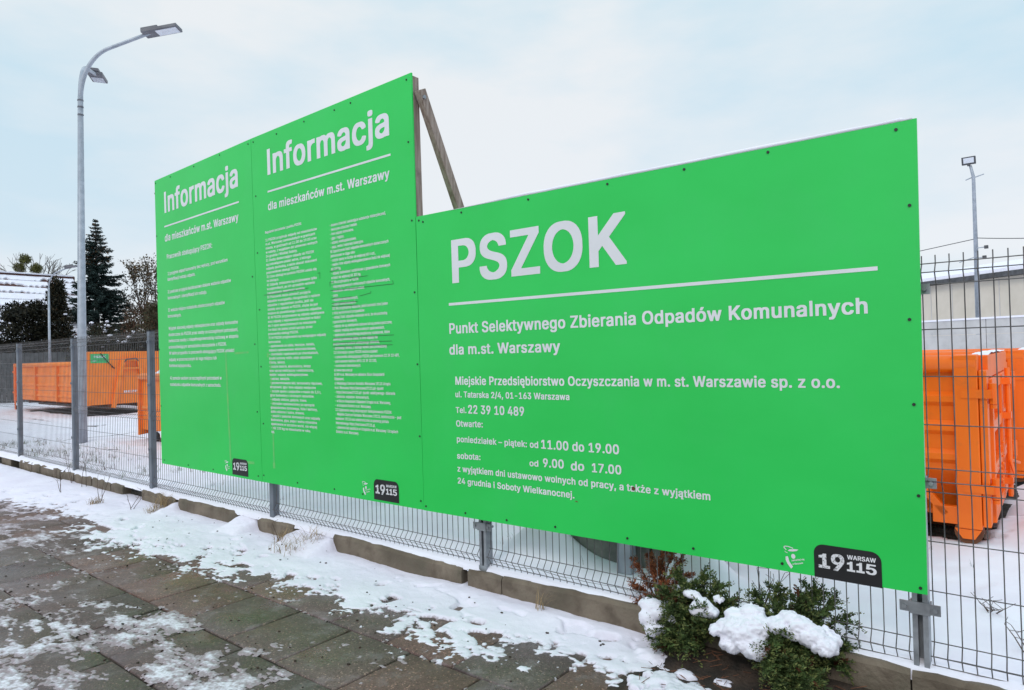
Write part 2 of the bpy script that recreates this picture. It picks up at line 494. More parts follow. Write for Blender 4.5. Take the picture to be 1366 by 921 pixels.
# value noise ---------------------------------------------------------------
_perm = np.random.default_rng(5).random((512, 512))
def vnoise(x, y):
    xi = np.floor(x).astype(int); yi = np.floor(y).astype(int)
    fx = x - xi; fy = y - yi
    fx = fx * fx * (3 - 2 * fx); fy = fy * fy * (3 - 2 * fy)
    g = lambda a, b: _perm[a % 512, b % 512]
    return (g(xi, yi) * (1 - fx) + g(xi + 1, yi) * fx) * (1 - fy) + (g(xi, yi + 1) * (1 - fx) + g(xi + 1, yi + 1) * fx) * fy
def fbm(x, y, o=4):
    t = 0; a = 1; s = 0
    for i in range(o):
        t = t + a * vnoise(x * 2 ** i + 17.3 * i, y * 2 ** i + 9.1 * i); s += a; a *= 0.5
    return t / s
def sstep(a, b, x):
    t = np.clip((x - a) / (b - a), 0, 1)
    return t * t * (3 - 2 * t)
FONT_DATA = """
A|948|559,998 910,51 909,0 693,0 596,262 302,263 297,262 291,251 203,0 -13,0 -15,48 -11,61 328,995 337,999|447,695 441,687 352,428 353,419 535,418 541,422
B|904|535,998 602,987 642,974 691,947 721,922 741,899 760,869 779,824 790,754 790,687 781,631 765,594 750,570 722,542 698,524 746,491 771,465 800,422 816,382 825,340 827,257 819,190 802,141 777,99 743,66 722,50 668,24 594,4 540,-1 70,-1 66,5 66,995 72,999|437,842 278,842 279,583 422,582 457,588 516,614 557,655 567,674 579,709 579,730 565,767 551,787 516,819 479,835|424,430 278,430 279,155 444,154 487,159 527,171 559,187 581,206 600,230 613,262 616,286 602,329 581,361 544,396 508,415 471,426
C|1005|572,1011 644,1001 706,982 767,950 816,913 870,850 904,786 929,701 929,655 922,651 719,652 698,710 674,750 639,787 594,819 540,840 500,849 468,843 406,819 353,782 307,731 278,679 253,612 239,532 239,465 253,385 278,317 317,254 368,203 406,179 436,165 500,149 570,168 602,184 642,213 688,270 704,302 716,342 722,346 925,346 929,340 929,299 924,270 895,190 852,123 798,70 754,40 717,21 631,-7 567,-15 436,-15 366,-7 281,21 235,45 187,79 131,138 82,217 53,291 39,350 31,406 28,551 42,660 69,751 106,824 132,861 172,904 235,952 299,985 366,1004 428,1012
D|990|508,998 570,990 626,976 675,957 722,931 751,910 793,872 819,840 856,778 872,741 894,668 908,567 908,436 902,380 886,299 867,246 824,168 770,106 722,69 690,50 618,21 559,7 489,-1 70,-1 66,5 66,995 72,999|408,842 283,844 277,840 277,160 281,154 388,154 436,159 508,179 556,203 587,225 640,283 672,348 691,417 699,476 699,527 694,570 672,652 648,703 620,742 588,774 556,797 492,827 447,838
E|833|738,998 742,992 742,850 738,844 278,842 279,583 706,581 710,575 710,433 703,426 279,425 277,160 283,154 743,154 747,147 746,0 67,0 67,997
F|817|730,998 734,992 734,850 730,844 278,842 278,570 687,568 691,561 691,417 684,413 279,412 275,0 67,0 67,997
G|1024|570,1011 628,1004 695,985 751,958 809,917 861,862 906,785 932,701 932,655 925,651 719,651 688,719 647,774 594,816 537,840 495,849 441,835 396,813 358,787 312,738 275,674 250,599 239,529 242,441 259,366 288,299 310,264 342,226 374,200 425,170 500,149 567,165 626,197 664,233 688,265 709,307 725,366 719,370 484,372 484,524 933,525 940,519 940,372 932,289 907,206 867,136 821,84 759,40 717,18 671,2 602,-12 439,-15 366,-7 286,18 257,31 205,64 170,94 138,128 93,195 66,251 50,299 34,382 28,447 28,551 36,634 58,725 96,807 148,882 208,936 283,979 350,1001 425,1012
H|1017|896,998 900,992 898,0 690,0 687,430 283,432 277,425 275,0 67,0 67,997 275,997 279,588 682,587 689,594 690,997
I|383|262,998 266,992 266,3 259,-1 70,-1 66,5 66,995 72,999
J|792|668,998 672,992 672,235 661,171 642,123 614,80 559,31 505,5 452,-9 404,-15 254,-12 209,-3 139,26 84,70 61,99 37,144 18,222 16,369 224,369 231,267 243,230 262,197 297,165 342,146 368,152 408,176 425,194 447,231 461,289 461,995 468,999
K|924|877,998 881,992 881,952 870,936 519,559 882,49 882,0 649,0 369,394 361,399 277,307 275,0 67,0 67,997 275,997 277,623 281,617 633,997
L|785|273,998 277,992 277,158 283,154 717,154 721,147 721,5 717,-1 72,-1 66,3 66,995 72,999
M|1226|1102,998 1106,992 1104,0 904,-1 897,3 896,533 684,2 676,-1 495,-1 489,0 483,11 279,527 273,533 271,3 265,-1 67,0 67,997 321,999 329,995 588,332 845,997
N|1030|906,998 910,992 909,0 676,0 284,620 278,624 277,3 270,-1 67,0 67,997 299,997 687,388 698,376 699,995 706,999
O|1048|572,1011 666,995 711,979 762,952 805,921 841,888 882,835 899,807 926,754 942,709 964,599 967,433 953,332 926,243 883,163 846,115 822,91 762,45 690,10 631,-7 596,-12 436,-15 366,-7 286,18 249,37 198,71 135,134 82,217 50,302 31,406 28,551 42,660 66,743 98,810 150,881 182,913 235,952 299,985 366,1004 428,1012|504,848 460,840 412,822 368,794 328,757 302,722 269,660 253,610 239,529 239,465 253,385 278,317 310,265 353,215 393,187 436,165 497,149 553,163 599,184 634,207 676,250 709,299 736,361 750,417 758,484 755,545 741,618 720,676 693,725 654,773 604,811 553,835
P|882|524,998 604,985 668,958 714,926 742,898 765,866 795,799 809,725 806,596 797,556 781,511 757,467 719,424 663,384 602,360 513,346 279,345 275,0 70,-1 66,5 66,995 72,999|432,842 283,844 277,840 277,508 281,502 422,501 471,510 519,531 543,550 578,599 589,628 598,674 589,719 570,762 539,799 511,819 471,835
R|890|527,998 583,990 634,976 679,955 704,939 746,900 765,874 784,840 797,802 809,749 811,660 806,599 789,537 768,495 741,459 701,425 655,396 842,53 843,3 837,-1 615,0 417,364 409,368 283,368 277,361 275,0 70,-1 66,5 66,995 72,999|434,842 278,842 279,527 430,525 479,534 513,547 545,568 564,587 581,615 595,658 597,695 586,738 570,770 543,801 511,821 476,835
S|886|497,1011 570,1001 628,982 683,952 738,902 760,872 784,818 795,754 794,709 588,707 570,759 540,801 508,824 481,837 420,854 358,837 309,807 289,787 269,754 262,727 267,706 281,681 303,658 348,629 430,598 548,567 612,546 682,514 727,483 771,436 787,409 800,374 809,321 809,243 803,203 784,147 750,94 703,50 631,10 564,-9 503,-17 332,-17 259,-7 219,5 160,31 110,68 80,101 55,139 37,184 26,238 27,302 235,303 251,251 261,230 294,191 348,160 409,143 430,143 476,155 540,189 570,218 589,251 597,278 594,299 580,327 559,349 516,377 430,410 289,449 227,470 168,499 115,539 80,583 66,610 55,647 49,693 49,751 55,797 74,853 106,901 141,936 206,977 265,998 324,1009
T|890|821,998 825,992 823,845 527,842 525,3 519,-1 316,0 314,840 307,844 14,845 13,997
U|1018|896,998 900,992 900,297 894,254 880,203 842,130 786,68 727,29 655,-1 583,-15 420,-17 348,-9 273,13 202,51 142,106 117,139 82,211 68,273 66,299 67,997 275,997 277,361 283,321 294,286 310,254 353,202 412,165 484,146 548,163 580,179 610,199 635,225 656,254 672,286 682,324 689,366 689,995 695,999
V|948|906,998 910,992 910,952 902,925 564,0 335,0 -14,944 -13,997 195,999 204,995 449,302 691,995 698,999
W|1334|1291,998 1295,992 1292,930 1035,0 813,-1 804,3 642,600 633,583 476,3 468,-1 243,0 -14,941 -13,997 198,997 361,376 527,997 754,997 920,375 1083,997
Z|870|783,998 787,992 787,869 784,858 301,158 307,154 789,154 793,147 791,0 33,0 32,134 516,840 511,844 32,844 28,850 29,997
a|778|439,765 503,755 553,736 586,717 631,672 661,615 670,580 675,529 675,3 668,-1 479,-1 468,10 430,-6 366,-17 227,-17 150,-1 94,29 59,60 37,91 18,136 10,187 10,262 18,313 37,353 83,399 150,431 265,456 420,475 452,488 463,500 466,513 450,559 429,583 404,601 366,613 324,602 285,580 261,559 233,515 225,512 136,512 35,542 31,548 32,596 45,626 75,670 114,706 171,739 219,755 286,766|469,324 455,325 342,309 286,292 265,281 239,262 221,233 219,217 229,190 251,165 270,152 316,136 358,146 385,160 422,189 450,227 466,275
b|844|254,998 258,992 259,739 316,760 356,766 500,766 537,760 588,744 648,709 696,660 720,626 741,583 757,537 774,441 774,313 766,249 752,195 725,134 690,82 631,29 580,2 556,-6 489,-17 366,-17 313,-9 257,17 254,16 251,0 246,-1 59,-1 52,3 52,995 59,999|418,610 404,610 358,592 336,575 305,541 272,476 255,388 258,342 267,297 280,257 296,225 317,195 349,166 385,146 406,140 436,146 463,160 484,175 513,208 543,262 560,318 566,356 565,404 560,436 546,484 527,524 507,553 484,576 457,594
c|791|465,765 524,755 570,739 596,725 651,684 682,647 709,599 720,567 720,519 610,488 524,488 501,535 483,559 441,592 420,602 385,611 329,589 294,560 267,524 245,479 231,428 226,396 226,353 235,305 251,257 281,205 316,170 350,149 385,138 422,149 449,163 476,183 503,219 527,266 615,266 719,239 723,233 722,187 696,123 667,83 616,37 561,7 508,-9 447,-17 324,-17 251,-6 176,26 136,55 91,103 50,174 26,254 17,316 18,433 34,529 48,570 66,607 99,656 142,699 184,728 225,747 289,763
d|844|735,998 739,992 738,0 545,-1 540,0 535,16 497,-3 452,-15 305,-17 235,-6 174,21 132,51 106,78 80,112 45,182 26,251 17,316 20,465 37,545 69,620 100,666 139,704 176,731 233,755 291,766 439,766 487,757 532,739 535,997|389,610 374,610 329,592 283,552 264,524 245,484 234,447 226,398 226,353 234,307 248,262 267,225 307,176 334,157 377,140 406,146 433,160 456,176 487,210 505,242 522,286 536,366 533,414 522,468 495,529 480,551 450,580 417,600
e|806|460,765 527,752 594,723 647,680 685,631 714,570 731,508 739,433 739,321 733,317 233,317 229,310 245,257 269,214 297,183 340,155 390,138 430,146 471,168 500,197 524,241 529,245 615,245 722,218 726,211 725,163 701,110 667,67 618,29 553,-1 508,-12 457,-17 332,-17 246,-3 182,23 135,56 88,107 61,150 42,193 26,251 17,316 18,433 34,529 50,575 69,612 96,653 131,691 187,731 246,755 286,763|394,610 377,611 356,605 305,576 274,545 256,519 237,479 235,463 521,463 511,500 480,553 436,592
f|525|425,1038 484,1027 498,1019 499,973 471,880 463,876 364,878 344,869 326,850 315,826 309,797 309,762 316,758 470,757 472,615 465,611 316,611 309,607 309,3 302,-1 107,-1 103,5 103,607 96,611 -32,613 -33,754 -27,758 102,760 103,858 114,922 140,968 166,993 193,1011 230,1027 286,1039
g|846|444,765 487,757 535,736 538,738 540,756 545,758 735,758 742,754 742,-32 736,-80 720,-134 688,-184 645,-225 591,-255 529,-273 476,-282 270,-279 219,-268 182,-255 150,-239 112,-212 82,-182 49,-134 48,-83 139,-32 233,-31 275,-81 316,-110 366,-130 385,-132 404,-129 439,-118 465,-105 504,-72 530,-19 535,35 529,35 492,18 452,10 420,7 278,10 203,29 166,48 128,74 98,104 69,144 45,193 32,233 17,321 17,439 23,487 40,556 77,634 119,684 168,725 211,747 273,763|389,610 366,608 334,594 305,573 285,553 264,524 243,479 226,401 226,361 232,326 245,281 264,243 281,221 316,189 350,171 382,162 414,171 441,184 460,197 484,221 517,278 536,361 536,409 530,444 517,489 495,532 477,556 447,583 420,599
h|817|254,998 258,992 259,740 307,757 353,766 495,766 532,761 583,744 624,719 656,687 682,647 704,586 713,524 713,5 709,-1 508,0 504,484 492,525 464,570 428,597 396,608 353,597 307,565 280,527 261,473 257,0 59,-1 52,3 52,995 59,999
i|362|206,1027 246,1014 261,1003 276,979 279,963 279,888 263,856 243,839 211,828 99,828 76,834 53,849 42,864 31,890 31,963 44,995 70,1017 91,1025|254,758 258,751 258,3 251,-1 56,-1 52,5 52,754 59,758
j|362|206,1027 230,1022 247,1013 267,993 276,976 279,960 279,890 272,869 261,853 238,836 209,828 96,828 56,846 40,866 31,888 31,965 44,995 64,1014 91,1025|254,758 258,751 258,-67 247,-139 225,-187 207,-211 174,-239 147,-252 110,-263 72,-269 -61,-268 -66,-262 -65,-120 -61,-117 -13,-113 19,-98 33,-83 43,-61 52,-21 52,754 59,758
k|762|254,998 258,992 259,529 487,757 711,758 718,754 715,706 443,425 736,53 739,45 739,5 735,-1 503,0 281,280 273,277 258,259 257,0 59,-1 52,3 52,995 59,999
l|359|246,998 250,992 250,3 243,-1 59,-1 55,5 55,995 61,999
m|1191|893,768 949,755 1008,720 1049,674 1075,615 1087,543 1085,0 882,0 881,495 872,535 857,564 832,589 802,605 781,611 743,597 707,567 687,535 673,487 671,0 468,0 466,500 458,535 440,567 401,600 372,611 337,597 301,570 275,532 258,476 257,0 53,0 54,757 246,758 251,756 257,742 283,755 337,769 481,769 527,757 553,744 599,707 655,744 722,766
n|817|500,765 570,749 628,715 654,690 674,660 701,596 713,524 711,0 508,0 504,484 492,525 464,570 428,597 401,608 388,608 342,592 307,565 280,527 261,473 257,0 54,0 53,756 249,758 257,736 307,757 353,766
o|827|465,765 543,749 612,714 672,660 715,596 736,545 747,505 758,417 755,294 741,222 717,158 696,120 667,83 627,45 561,7 508,-9 447,-17 324,-17 251,-6 176,26 136,55 91,103 50,174 26,254 17,316 18,433 34,529 48,570 66,607 99,656 142,699 184,728 225,747 289,763|394,610 369,608 329,589 302,568 281,544 267,524 245,479 226,393 226,353 234,307 245,270 264,230 282,203 317,168 350,149 385,138 417,146 444,160 464,174 500,213 527,265 544,321 549,358 549,390 538,452 522,497 506,527 491,548 458,580 420,602
p|844|503,765 575,749 620,728 648,709 698,659 720,626 744,578 765,505 771,468 774,313 766,249 739,160 701,95 655,47 618,21 556,-6 489,-17 366,-17 313,-9 259,13 257,-267 56,-268 52,-262 52,754 59,758 249,758 257,734 297,755 332,763|418,610 404,610 358,592 336,575 305,541 272,476 255,388 258,342 267,297 280,257 296,225 317,195 349,166 385,146 406,140 436,146 463,160 484,175 513,208 543,262 560,318 566,356 565,404 560,436 546,484 527,524 507,553 484,576 457,594
q|844|444,765 495,755 535,734 543,758 733,758 739,754 739,-262 735,-268 535,-267 532,12 481,-9 422,-17 302,-17 249,-9 206,5 149,37 106,78 72,126 50,168 34,214 18,313 20,465 28,513 45,570 69,620 88,651 119,687 162,722 203,744 233,755 294,766|389,610 374,610 329,592 283,552 264,524 245,484 234,447 226,398 226,353 234,307 248,262 267,225 307,176 334,157 377,140 406,146 433,160 456,176 487,210 505,242 522,286 536,366 533,414 522,468 495,529 480,551 450,580 417,600
r|535|495,766 499,759 497,605 390,605 354,594 317,572 293,548 275,521 264,495 258,465 257,0 54,0 53,756 246,758 251,756 257,744 286,757 324,766
s|733|430,765 489,755 532,738 568,717 594,694 621,658 642,615 651,588 650,543 548,518 457,518 436,557 401,595 380,608 348,616 302,600 273,579 252,545 253,532 270,507 318,478 527,423 578,399 611,374 640,340 653,313 662,281 664,187 656,139 626,82 588,44 535,13 492,-3 404,-17 278,-17 225,-12 163,5 128,21 91,47 68,70 48,99 29,139 20,171 20,217 24,224 131,247 217,247 237,201 262,170 289,152 340,135 380,146 418,168 442,195 450,219 437,243 401,272 361,287 176,334 131,355 102,376 80,397 56,436 42,487 42,583 53,628 72,664 110,704 139,725 176,744 222,758 270,766
t|476|275,929 279,922 281,760 420,758 426,754 425,613 286,611 279,604 282,198 294,168 321,146 414,146 423,142 442,53 442,5 436,-1 406,-7 251,-9 211,-4 152,18 131,34 104,63 85,102 74,171 73,607 67,611 -27,611 -33,615 -32,756 67,758 73,762 75,927
u|817|709,758 713,751 711,0 516,-1 508,19 460,-1 422,-9 289,-12 241,-7 206,2 168,18 131,44 96,86 74,126 60,171 52,222 53,756 257,756 261,267 272,230 293,195 326,165 374,146 420,163 461,195 492,245 504,286 508,756
v|778|735,758 739,751 739,706 468,0 259,0 -9,693 -15,711 -13,756 201,757 358,324 364,316 524,756
w|1111|1059,758 1063,751 1062,703 847,0 650,-1 642,2 529,388 417,2 409,-1 211,0 -3,703 -2,757 206,757 316,371 321,380 425,756 636,757 737,382 743,371 853,757
x|759|698,758 702,751 702,711 698,703 482,382 709,53 713,43 711,0 490,0 353,205 214,0 -5,0 -7,43 -3,53 225,385 201,425 10,703 7,714 8,756 230,757 356,567 481,757
y|778|735,758 739,751 739,706 426,-112 386,-187 342,-233 307,-255 265,-269 217,-274 120,-274 83,-271 45,-262 42,-257 42,-214 68,-118 75,-114 166,-113 183,-104 204,-83 215,-67 236,-19 247,21 -9,693 -15,711 -13,756 201,757 358,324 364,316 524,755 532,758
z|762|663,758 667,751 666,618 314,155 321,151 674,151 678,144 676,0 33,0 31,126 34,136 392,599 385,603 45,603 41,610 43,756
ą|778|439,765 500,755 535,744 578,723 599,707 622,684 642,655 658,623 670,580 675,529 675,3 586,-76 573,-102 583,-114 679,-115 712,-195 713,-238 711,-244 703,-249 636,-271 604,-274 479,-271 439,-260 409,-244 379,-214 368,-193 362,-166 362,-86 371,-51 388,-16 227,-17 176,-9 131,7 93,29 56,63 26,112 12,163 9,259 18,313 37,353 71,390 128,423 190,442 265,456 401,472 439,481 453,489 466,508 458,543 441,571 406,600 366,613 324,602 285,580 261,559 227,512 136,512 35,542 31,548 32,596 64,656 115,706 166,736 201,749 286,766|469,324 455,325 342,309 286,292 265,281 239,262 221,233 219,217 229,190 251,165 270,152 316,136 358,146 385,160 422,189 450,227 466,275
ę|806|460,765 527,752 594,723 647,680 685,631 714,570 731,508 739,433 738,319 235,317 230,316 229,310 246,255 282,198 312,171 340,155 390,138 430,146 471,168 500,197 524,241 529,245 615,245 725,216 726,166 703,106 669,45 598,-56 574,-104 583,-121 679,-119 696,-152 715,-203 714,-249 682,-265 642,-277 615,-279 479,-277 433,-263 404,-245 379,-217 365,-176 365,-86 386,-19 302,-15 246,-3 203,13 152,43 100,91 72,131 42,193 26,251 17,316 17,430 26,495 53,580 72,618 108,668 168,720 209,741 246,755 310,766|394,610 377,611 356,605 305,576 274,545 256,519 237,479 235,463 521,463 511,500 480,553 436,592
ć|791|594,1036 598,1029 596,984 476,802 294,803 293,848 296,861 380,1035|465,765 524,755 570,739 596,725 651,684 682,647 709,599 720,567 720,519 610,488 524,488 501,535 483,559 441,592 420,602 385,611 329,589 294,560 267,524 245,479 231,428 226,396 226,353 235,305 251,257 281,205 316,170 350,149 385,138 422,149 449,163 476,183 503,219 527,266 615,266 719,239 723,233 722,187 696,123 667,83 616,37 561,7 508,-9 447,-17 324,-17 251,-6 176,26 136,55 91,103 50,174 26,254 17,316 18,433 34,529 48,570 66,607 99,656 142,699 184,728 225,747 289,763
ł|387|246,998 250,992 250,674 254,670 265,672 350,671 351,535 348,529 265,487 250,476 249,0 59,-1 55,5 55,372 51,376 40,373 -45,375 -47,511 -43,517 55,570 56,997
ń|817|588,1036 592,1029 591,984 471,802 289,803 288,853 376,1035|500,765 570,749 628,715 654,690 674,660 701,596 713,524 711,0 508,0 504,484 492,525 464,570 428,597 401,608 388,608 342,592 307,565 280,527 261,473 257,0 54,0 53,756 249,758 257,736 307,757 353,766
ó|827|594,1036 598,1029 596,984 476,802 294,803 293,848 296,861 380,1035|465,765 543,749 612,714 672,660 715,596 736,545 747,505 758,417 755,294 741,222 717,158 696,120 667,83 627,45 561,7 508,-9 447,-17 324,-17 251,-6 176,26 136,55 91,103 50,174 26,254 17,316 18,433 34,529 48,570 66,607 99,656 142,699 184,728 225,747 289,763|394,610 369,608 329,589 302,568 281,544 267,524 245,479 226,393 226,353 234,307 245,270 264,230 282,203 317,168 350,149 385,138 417,146 444,160 464,174 500,213 527,265 544,321 549,358 549,390 538,452 522,497 506,527 491,548 458,580 420,602
ś|733|553,1036 557,1029 557,984 436,802 254,803 253,853 342,1035|430,765 489,755 532,738 568,717 594,694 621,658 642,615 651,588 650,543 548,518 457,518 436,557 401,595 380,608 348,616 302,600 273,579 252,545 253,532 270,507 318,478 527,423 578,399 611,374 640,340 653,313 662,281 664,187 656,139 626,82 588,44 535,13 492,-3 404,-17 278,-17 225,-12 163,5 128,21 91,47 68,70 48,99 29,139 20,171 20,217 24,224 131,247 217,247 237,201 262,170 289,152 340,135 380,146 418,168 442,195 450,219 437,243 401,272 361,287 176,334 131,355 102,376 80,397 56,436 42,487 42,583 53,628 72,664 110,704 139,725 176,744 222,758 270,766
ź|762|556,1036 560,1029 559,987 439,804 430,801 254,803 253,850 342,1035|663,758 667,751 666,618 314,155 321,151 674,151 678,144 676,0 33,0 31,126 34,136 392,599 385,603 45,603 41,610 43,756
ż|762|398,1027 430,1019 447,1009 468,979 474,952 474,901 471,882 460,860 441,842 406,828 291,828 256,842 235,864 223,893 223,960 238,995 262,1017 283,1025|663,758 667,751 666,618 314,155 321,151 674,151 678,144 676,0 33,0 31,126 34,136 392,599 385,603 45,603 41,610 43,756
Ż|870|471,1268 508,1250 525,1230 533,1211 533,1131 520,1102 495,1080 471,1071 348,1071 313,1087 296,1104 285,1131 285,1206 301,1241 321,1257 350,1269|783,998 787,992 787,869 784,858 301,158 307,154 789,154 793,147 791,0 33,0 32,134 516,840 511,844 32,844 28,850 29,997
0|898|495,1011 572,995 610,979 648,955 701,902 747,826 776,746 798,628 803,545 803,452 793,326 779,259 763,209 728,134 691,83 637,35 580,5 513,-12 484,-15 332,-12 259,7 195,44 142,98 114,139 93,182 61,283 47,369 41,521 44,596 52,666 69,743 96,818 139,894 190,948 214,966 258,989 316,1007 358,1012|434,850 420,852 398,845 365,826 336,799 307,759 280,701 267,655 250,543 250,455 258,385 272,324 291,270 323,214 350,183 380,162 422,146 457,157 492,181 524,216 547,254 559,281 581,356 592,420 598,497 587,615 573,676 551,735 524,782 488,821
1|898|556,998 560,992 560,152 567,148 775,147 777,3 770,-1 102,-1 98,5 99,147 345,148 352,155 351,770 345,771 209,671 118,670 114,676 115,845 324,998
2|898|489,1011 543,1004 594,987 631,969 659,949 703,905 736,850 753,797 758,757 755,658 747,618 733,579 709,535 674,483 584,377 374,155 767,154 771,147 771,3 765,-1 78,-1 74,5 75,137 477,570 522,634 543,679 551,717 541,759 512,805 468,838 414,854 364,835 345,822 318,795 299,762 288,733 280,676 80,675 76,682 76,754 82,789 96,837 114,874 140,912 173,944 233,982 283,1001 326,1009
3|898|738,998 742,992 741,861 505,594 508,590 580,578 644,551 691,519 715,495 744,455 771,390 779,340 777,225 768,187 749,142 704,80 658,42 602,13 537,-7 471,-15 310,-12 233,5 171,31 126,63 90,99 63,139 50,168 39,209 38,291 246,293 267,230 280,211 307,183 361,155 409,143 473,163 512,187 533,209 554,241 568,297 554,348 538,377 511,408 481,428 422,452 390,458 254,461 248,465 248,607 445,832 450,842 88,844 84,850 86,997
4|898|620,998 624,992 623,947 275,356 281,352 478,353 481,639 682,640 686,634 686,356 693,352 816,350 817,201 810,197 687,195 684,0 484,-1 480,5 478,195 32,197 28,203 28,342 414,997
5|898|725,998 729,992 729,850 725,844 327,842 306,668 310,662 350,670 508,670 556,661 588,650 631,629 676,595 704,564 731,527 755,476 769,428 777,366 777,297 771,243 755,182 736,142 704,96 651,45 588,10 535,-7 476,-15 321,-12 257,2 198,29 147,66 119,96 96,131 80,166 68,209 67,289 270,290 288,235 320,193 374,157 404,146 417,146 452,157 476,171 500,189 525,217 543,246 557,278 565,334 549,396 517,447 471,487 422,509 396,512 356,501 310,479 281,459 187,459 91,469 80,474 79,527 134,997
6|898|642,998 646,992 646,952 642,944 432,639 436,635 532,632 599,616 656,586 683,564 714,529 749,468 766,412 771,374 771,259 765,222 749,168 723,118 676,63 626,26 556,-3 487,-15 361,-15 302,-7 257,7 206,34 157,75 120,123 88,193 74,259 71,348 82,430 98,484 136,564 173,628 425,997|426,489 409,487 372,471 325,433 296,388 279,326 282,294 291,262 304,233 322,206 337,189 372,163 422,143 468,160 495,178 517,201 549,251 566,318 551,377 520,430 476,469
7|898|770,998 774,992 773,834 355,3 348,-1 137,0 136,49 535,840 529,844 72,844 68,850 70,997
8|898|495,1011 570,998 636,969 676,940 699,917 720,890 741,850 758,786 758,687 753,655 744,626 725,588 704,559 667,524 726,476 755,439 779,390 790,350 795,302 795,249 790,203 771,144 739,96 683,45 634,18 556,-7 489,-15 356,-15 289,-7 211,18 179,34 126,74 80,134 56,198 50,243 49,310 64,385 88,436 108,465 139,496 177,524 131,569 114,594 96,636 84,698 84,770 90,810 101,848 117,880 148,922 198,963 238,985 283,1001 326,1009|432,853 417,854 388,845 348,822 315,786 304,765 295,733 296,714 302,693 328,647 366,614 401,598 422,594 449,601 481,617 516,648 538,684 549,725 541,762 515,805 473,837|432,433 414,434 377,423 345,407 310,381 286,350 275,329 262,283 272,243 288,214 306,193 350,162 409,143 433,143 481,157 529,186 562,225 573,246 581,278 573,321 543,370 495,410 460,426
9|898|492,1011 556,1001 626,971 663,945 698,910 731,864 757,802 771,730 771,618 757,548 735,488 677,380 420,0 203,-1 199,5 200,51 412,358 406,362 316,365 241,384 178,420 131,467 98,521 76,596 71,703 74,746 82,791 109,858 143,909 174,940 227,977 278,998 329,1009|432,853 414,854 372,835 353,822 322,791 294,741 279,682 294,620 322,570 350,542 369,529 422,507 476,529 495,542 523,570 549,612 566,679 554,733 535,773 521,792 481,829
.|401|230,209 254,204 274,193 291,175 303,155 309,128 309,70 294,29 281,12 262,-1 235,-9 118,-9 79,8 56,35 47,59 47,139 59,169 77,190 112,207
,|401|297,180 301,174 301,131 202,-222 195,-226 24,-225 23,-176 80,179
:|401|241,722 279,703 300,676 305,660 309,586 303,559 290,537 267,518 238,507 115,507 91,515 71,529 55,551 47,578 47,655 63,690 91,714 115,723|230,209 254,204 274,193 291,175 303,155 309,128 309,70 294,29 281,12 262,-1 235,-9 118,-9 79,8 56,35 47,59 47,139 59,169 77,190 112,207
;|401|257,722 283,712 299,699 311,684 321,658 322,575 303,535 283,518 254,507 128,507 91,525 67,560 60,591 63,658 84,698 102,712 131,723|297,180 301,174 301,131 202,-222 195,-226 24,-225 23,-176 80,179
-|898|671,504 675,497 675,356 671,349 174,349 167,353 167,497 171,504
–|704|695,504 699,497 699,356 695,349 -40,349 -47,353 -47,497 -43,504
/|516|479,1044 483,1037 482,987 178,-142 171,-146 -16,-145 -20,-139 -20,-99 -14,-72 286,1040 294,1044
(|561|481,1055 485,1048 485,1005 419,853 382,738 360,652 333,500 328,388 341,275 363,179 414,29 485,-131 485,-176 479,-180 286,-180 264,-147 224,-67 189,16 157,115 135,211 124,286 119,374 122,508 135,620 171,781 203,882 235,963 281,1052 289,1055
)|561|225,1054 265,982 308,877 343,765 368,655 381,570 389,468 389,353 378,241 354,123 324,29 278,-81 227,-177 219,-180 27,-180 23,-174 24,-131 67,-37 108,61 140,158 158,230 178,348 180,441 162,591 134,711 75,890 24,1005 23,1051 29,1055
%|1315|390,1014 444,1003 484,982 509,960 541,912 551,882 560,834 560,706 543,636 522,599 497,571 468,550 428,534 396,528 259,528 209,540 182,553 150,578 125,607 104,652 92,714 92,826 98,866 109,904 131,942 156,971 193,995 211,1003 265,1015|1051,998 1055,992 1053,948 401,0 204,0 202,43 205,53 853,995 861,999|332,869 324,869 316,864 299,842 286,807 282,786 282,751 291,717 309,684 326,672 336,676 354,698 370,751 367,810 354,845|1013,466 1056,455 1102,428 1134,394 1153,358 1164,321 1170,278 1170,168 1164,128 1153,91 1128,47 1102,20 1080,5 1043,-11 995,-20 882,-20 842,-15 807,-3 770,20 743,47 719,91 708,126 702,168 702,278 707,321 719,356 732,382 750,406 775,430 818,455 864,466|939,324 928,319 911,299 898,270 892,241 892,206 903,163 919,136 936,124 948,131 960,147 971,168 980,203 980,246 971,281 955,311
&|888|457,1006 527,987 570,963 599,937 624,904 640,869 651,802 651,751 646,711 637,682 618,644 595,612 552,570 487,520 482,511 594,377 597,380 603,406 606,463 610,466 805,465 806,369 801,324 787,267 750,187 861,48 862,5 858,-1 636,-1 602,34 516,-1 460,-12 302,-15 251,-9 176,13 111,51 88,71 61,103 32,160 17,225 18,321 32,380 48,412 84,460 179,543 125,626 109,660 98,701 95,818 104,861 120,898 146,936 176,963 219,987 249,998 294,1007|378,853 356,846 332,828 315,805 304,775 310,739 328,703 353,672 405,714 428,746 440,773 436,797 420,824 406,837|313,385 307,386 269,350 245,318 232,289 229,273 232,246 255,201 273,181 297,163 329,146 358,138 417,155 471,185 474,190 469,198
 |401|
"""
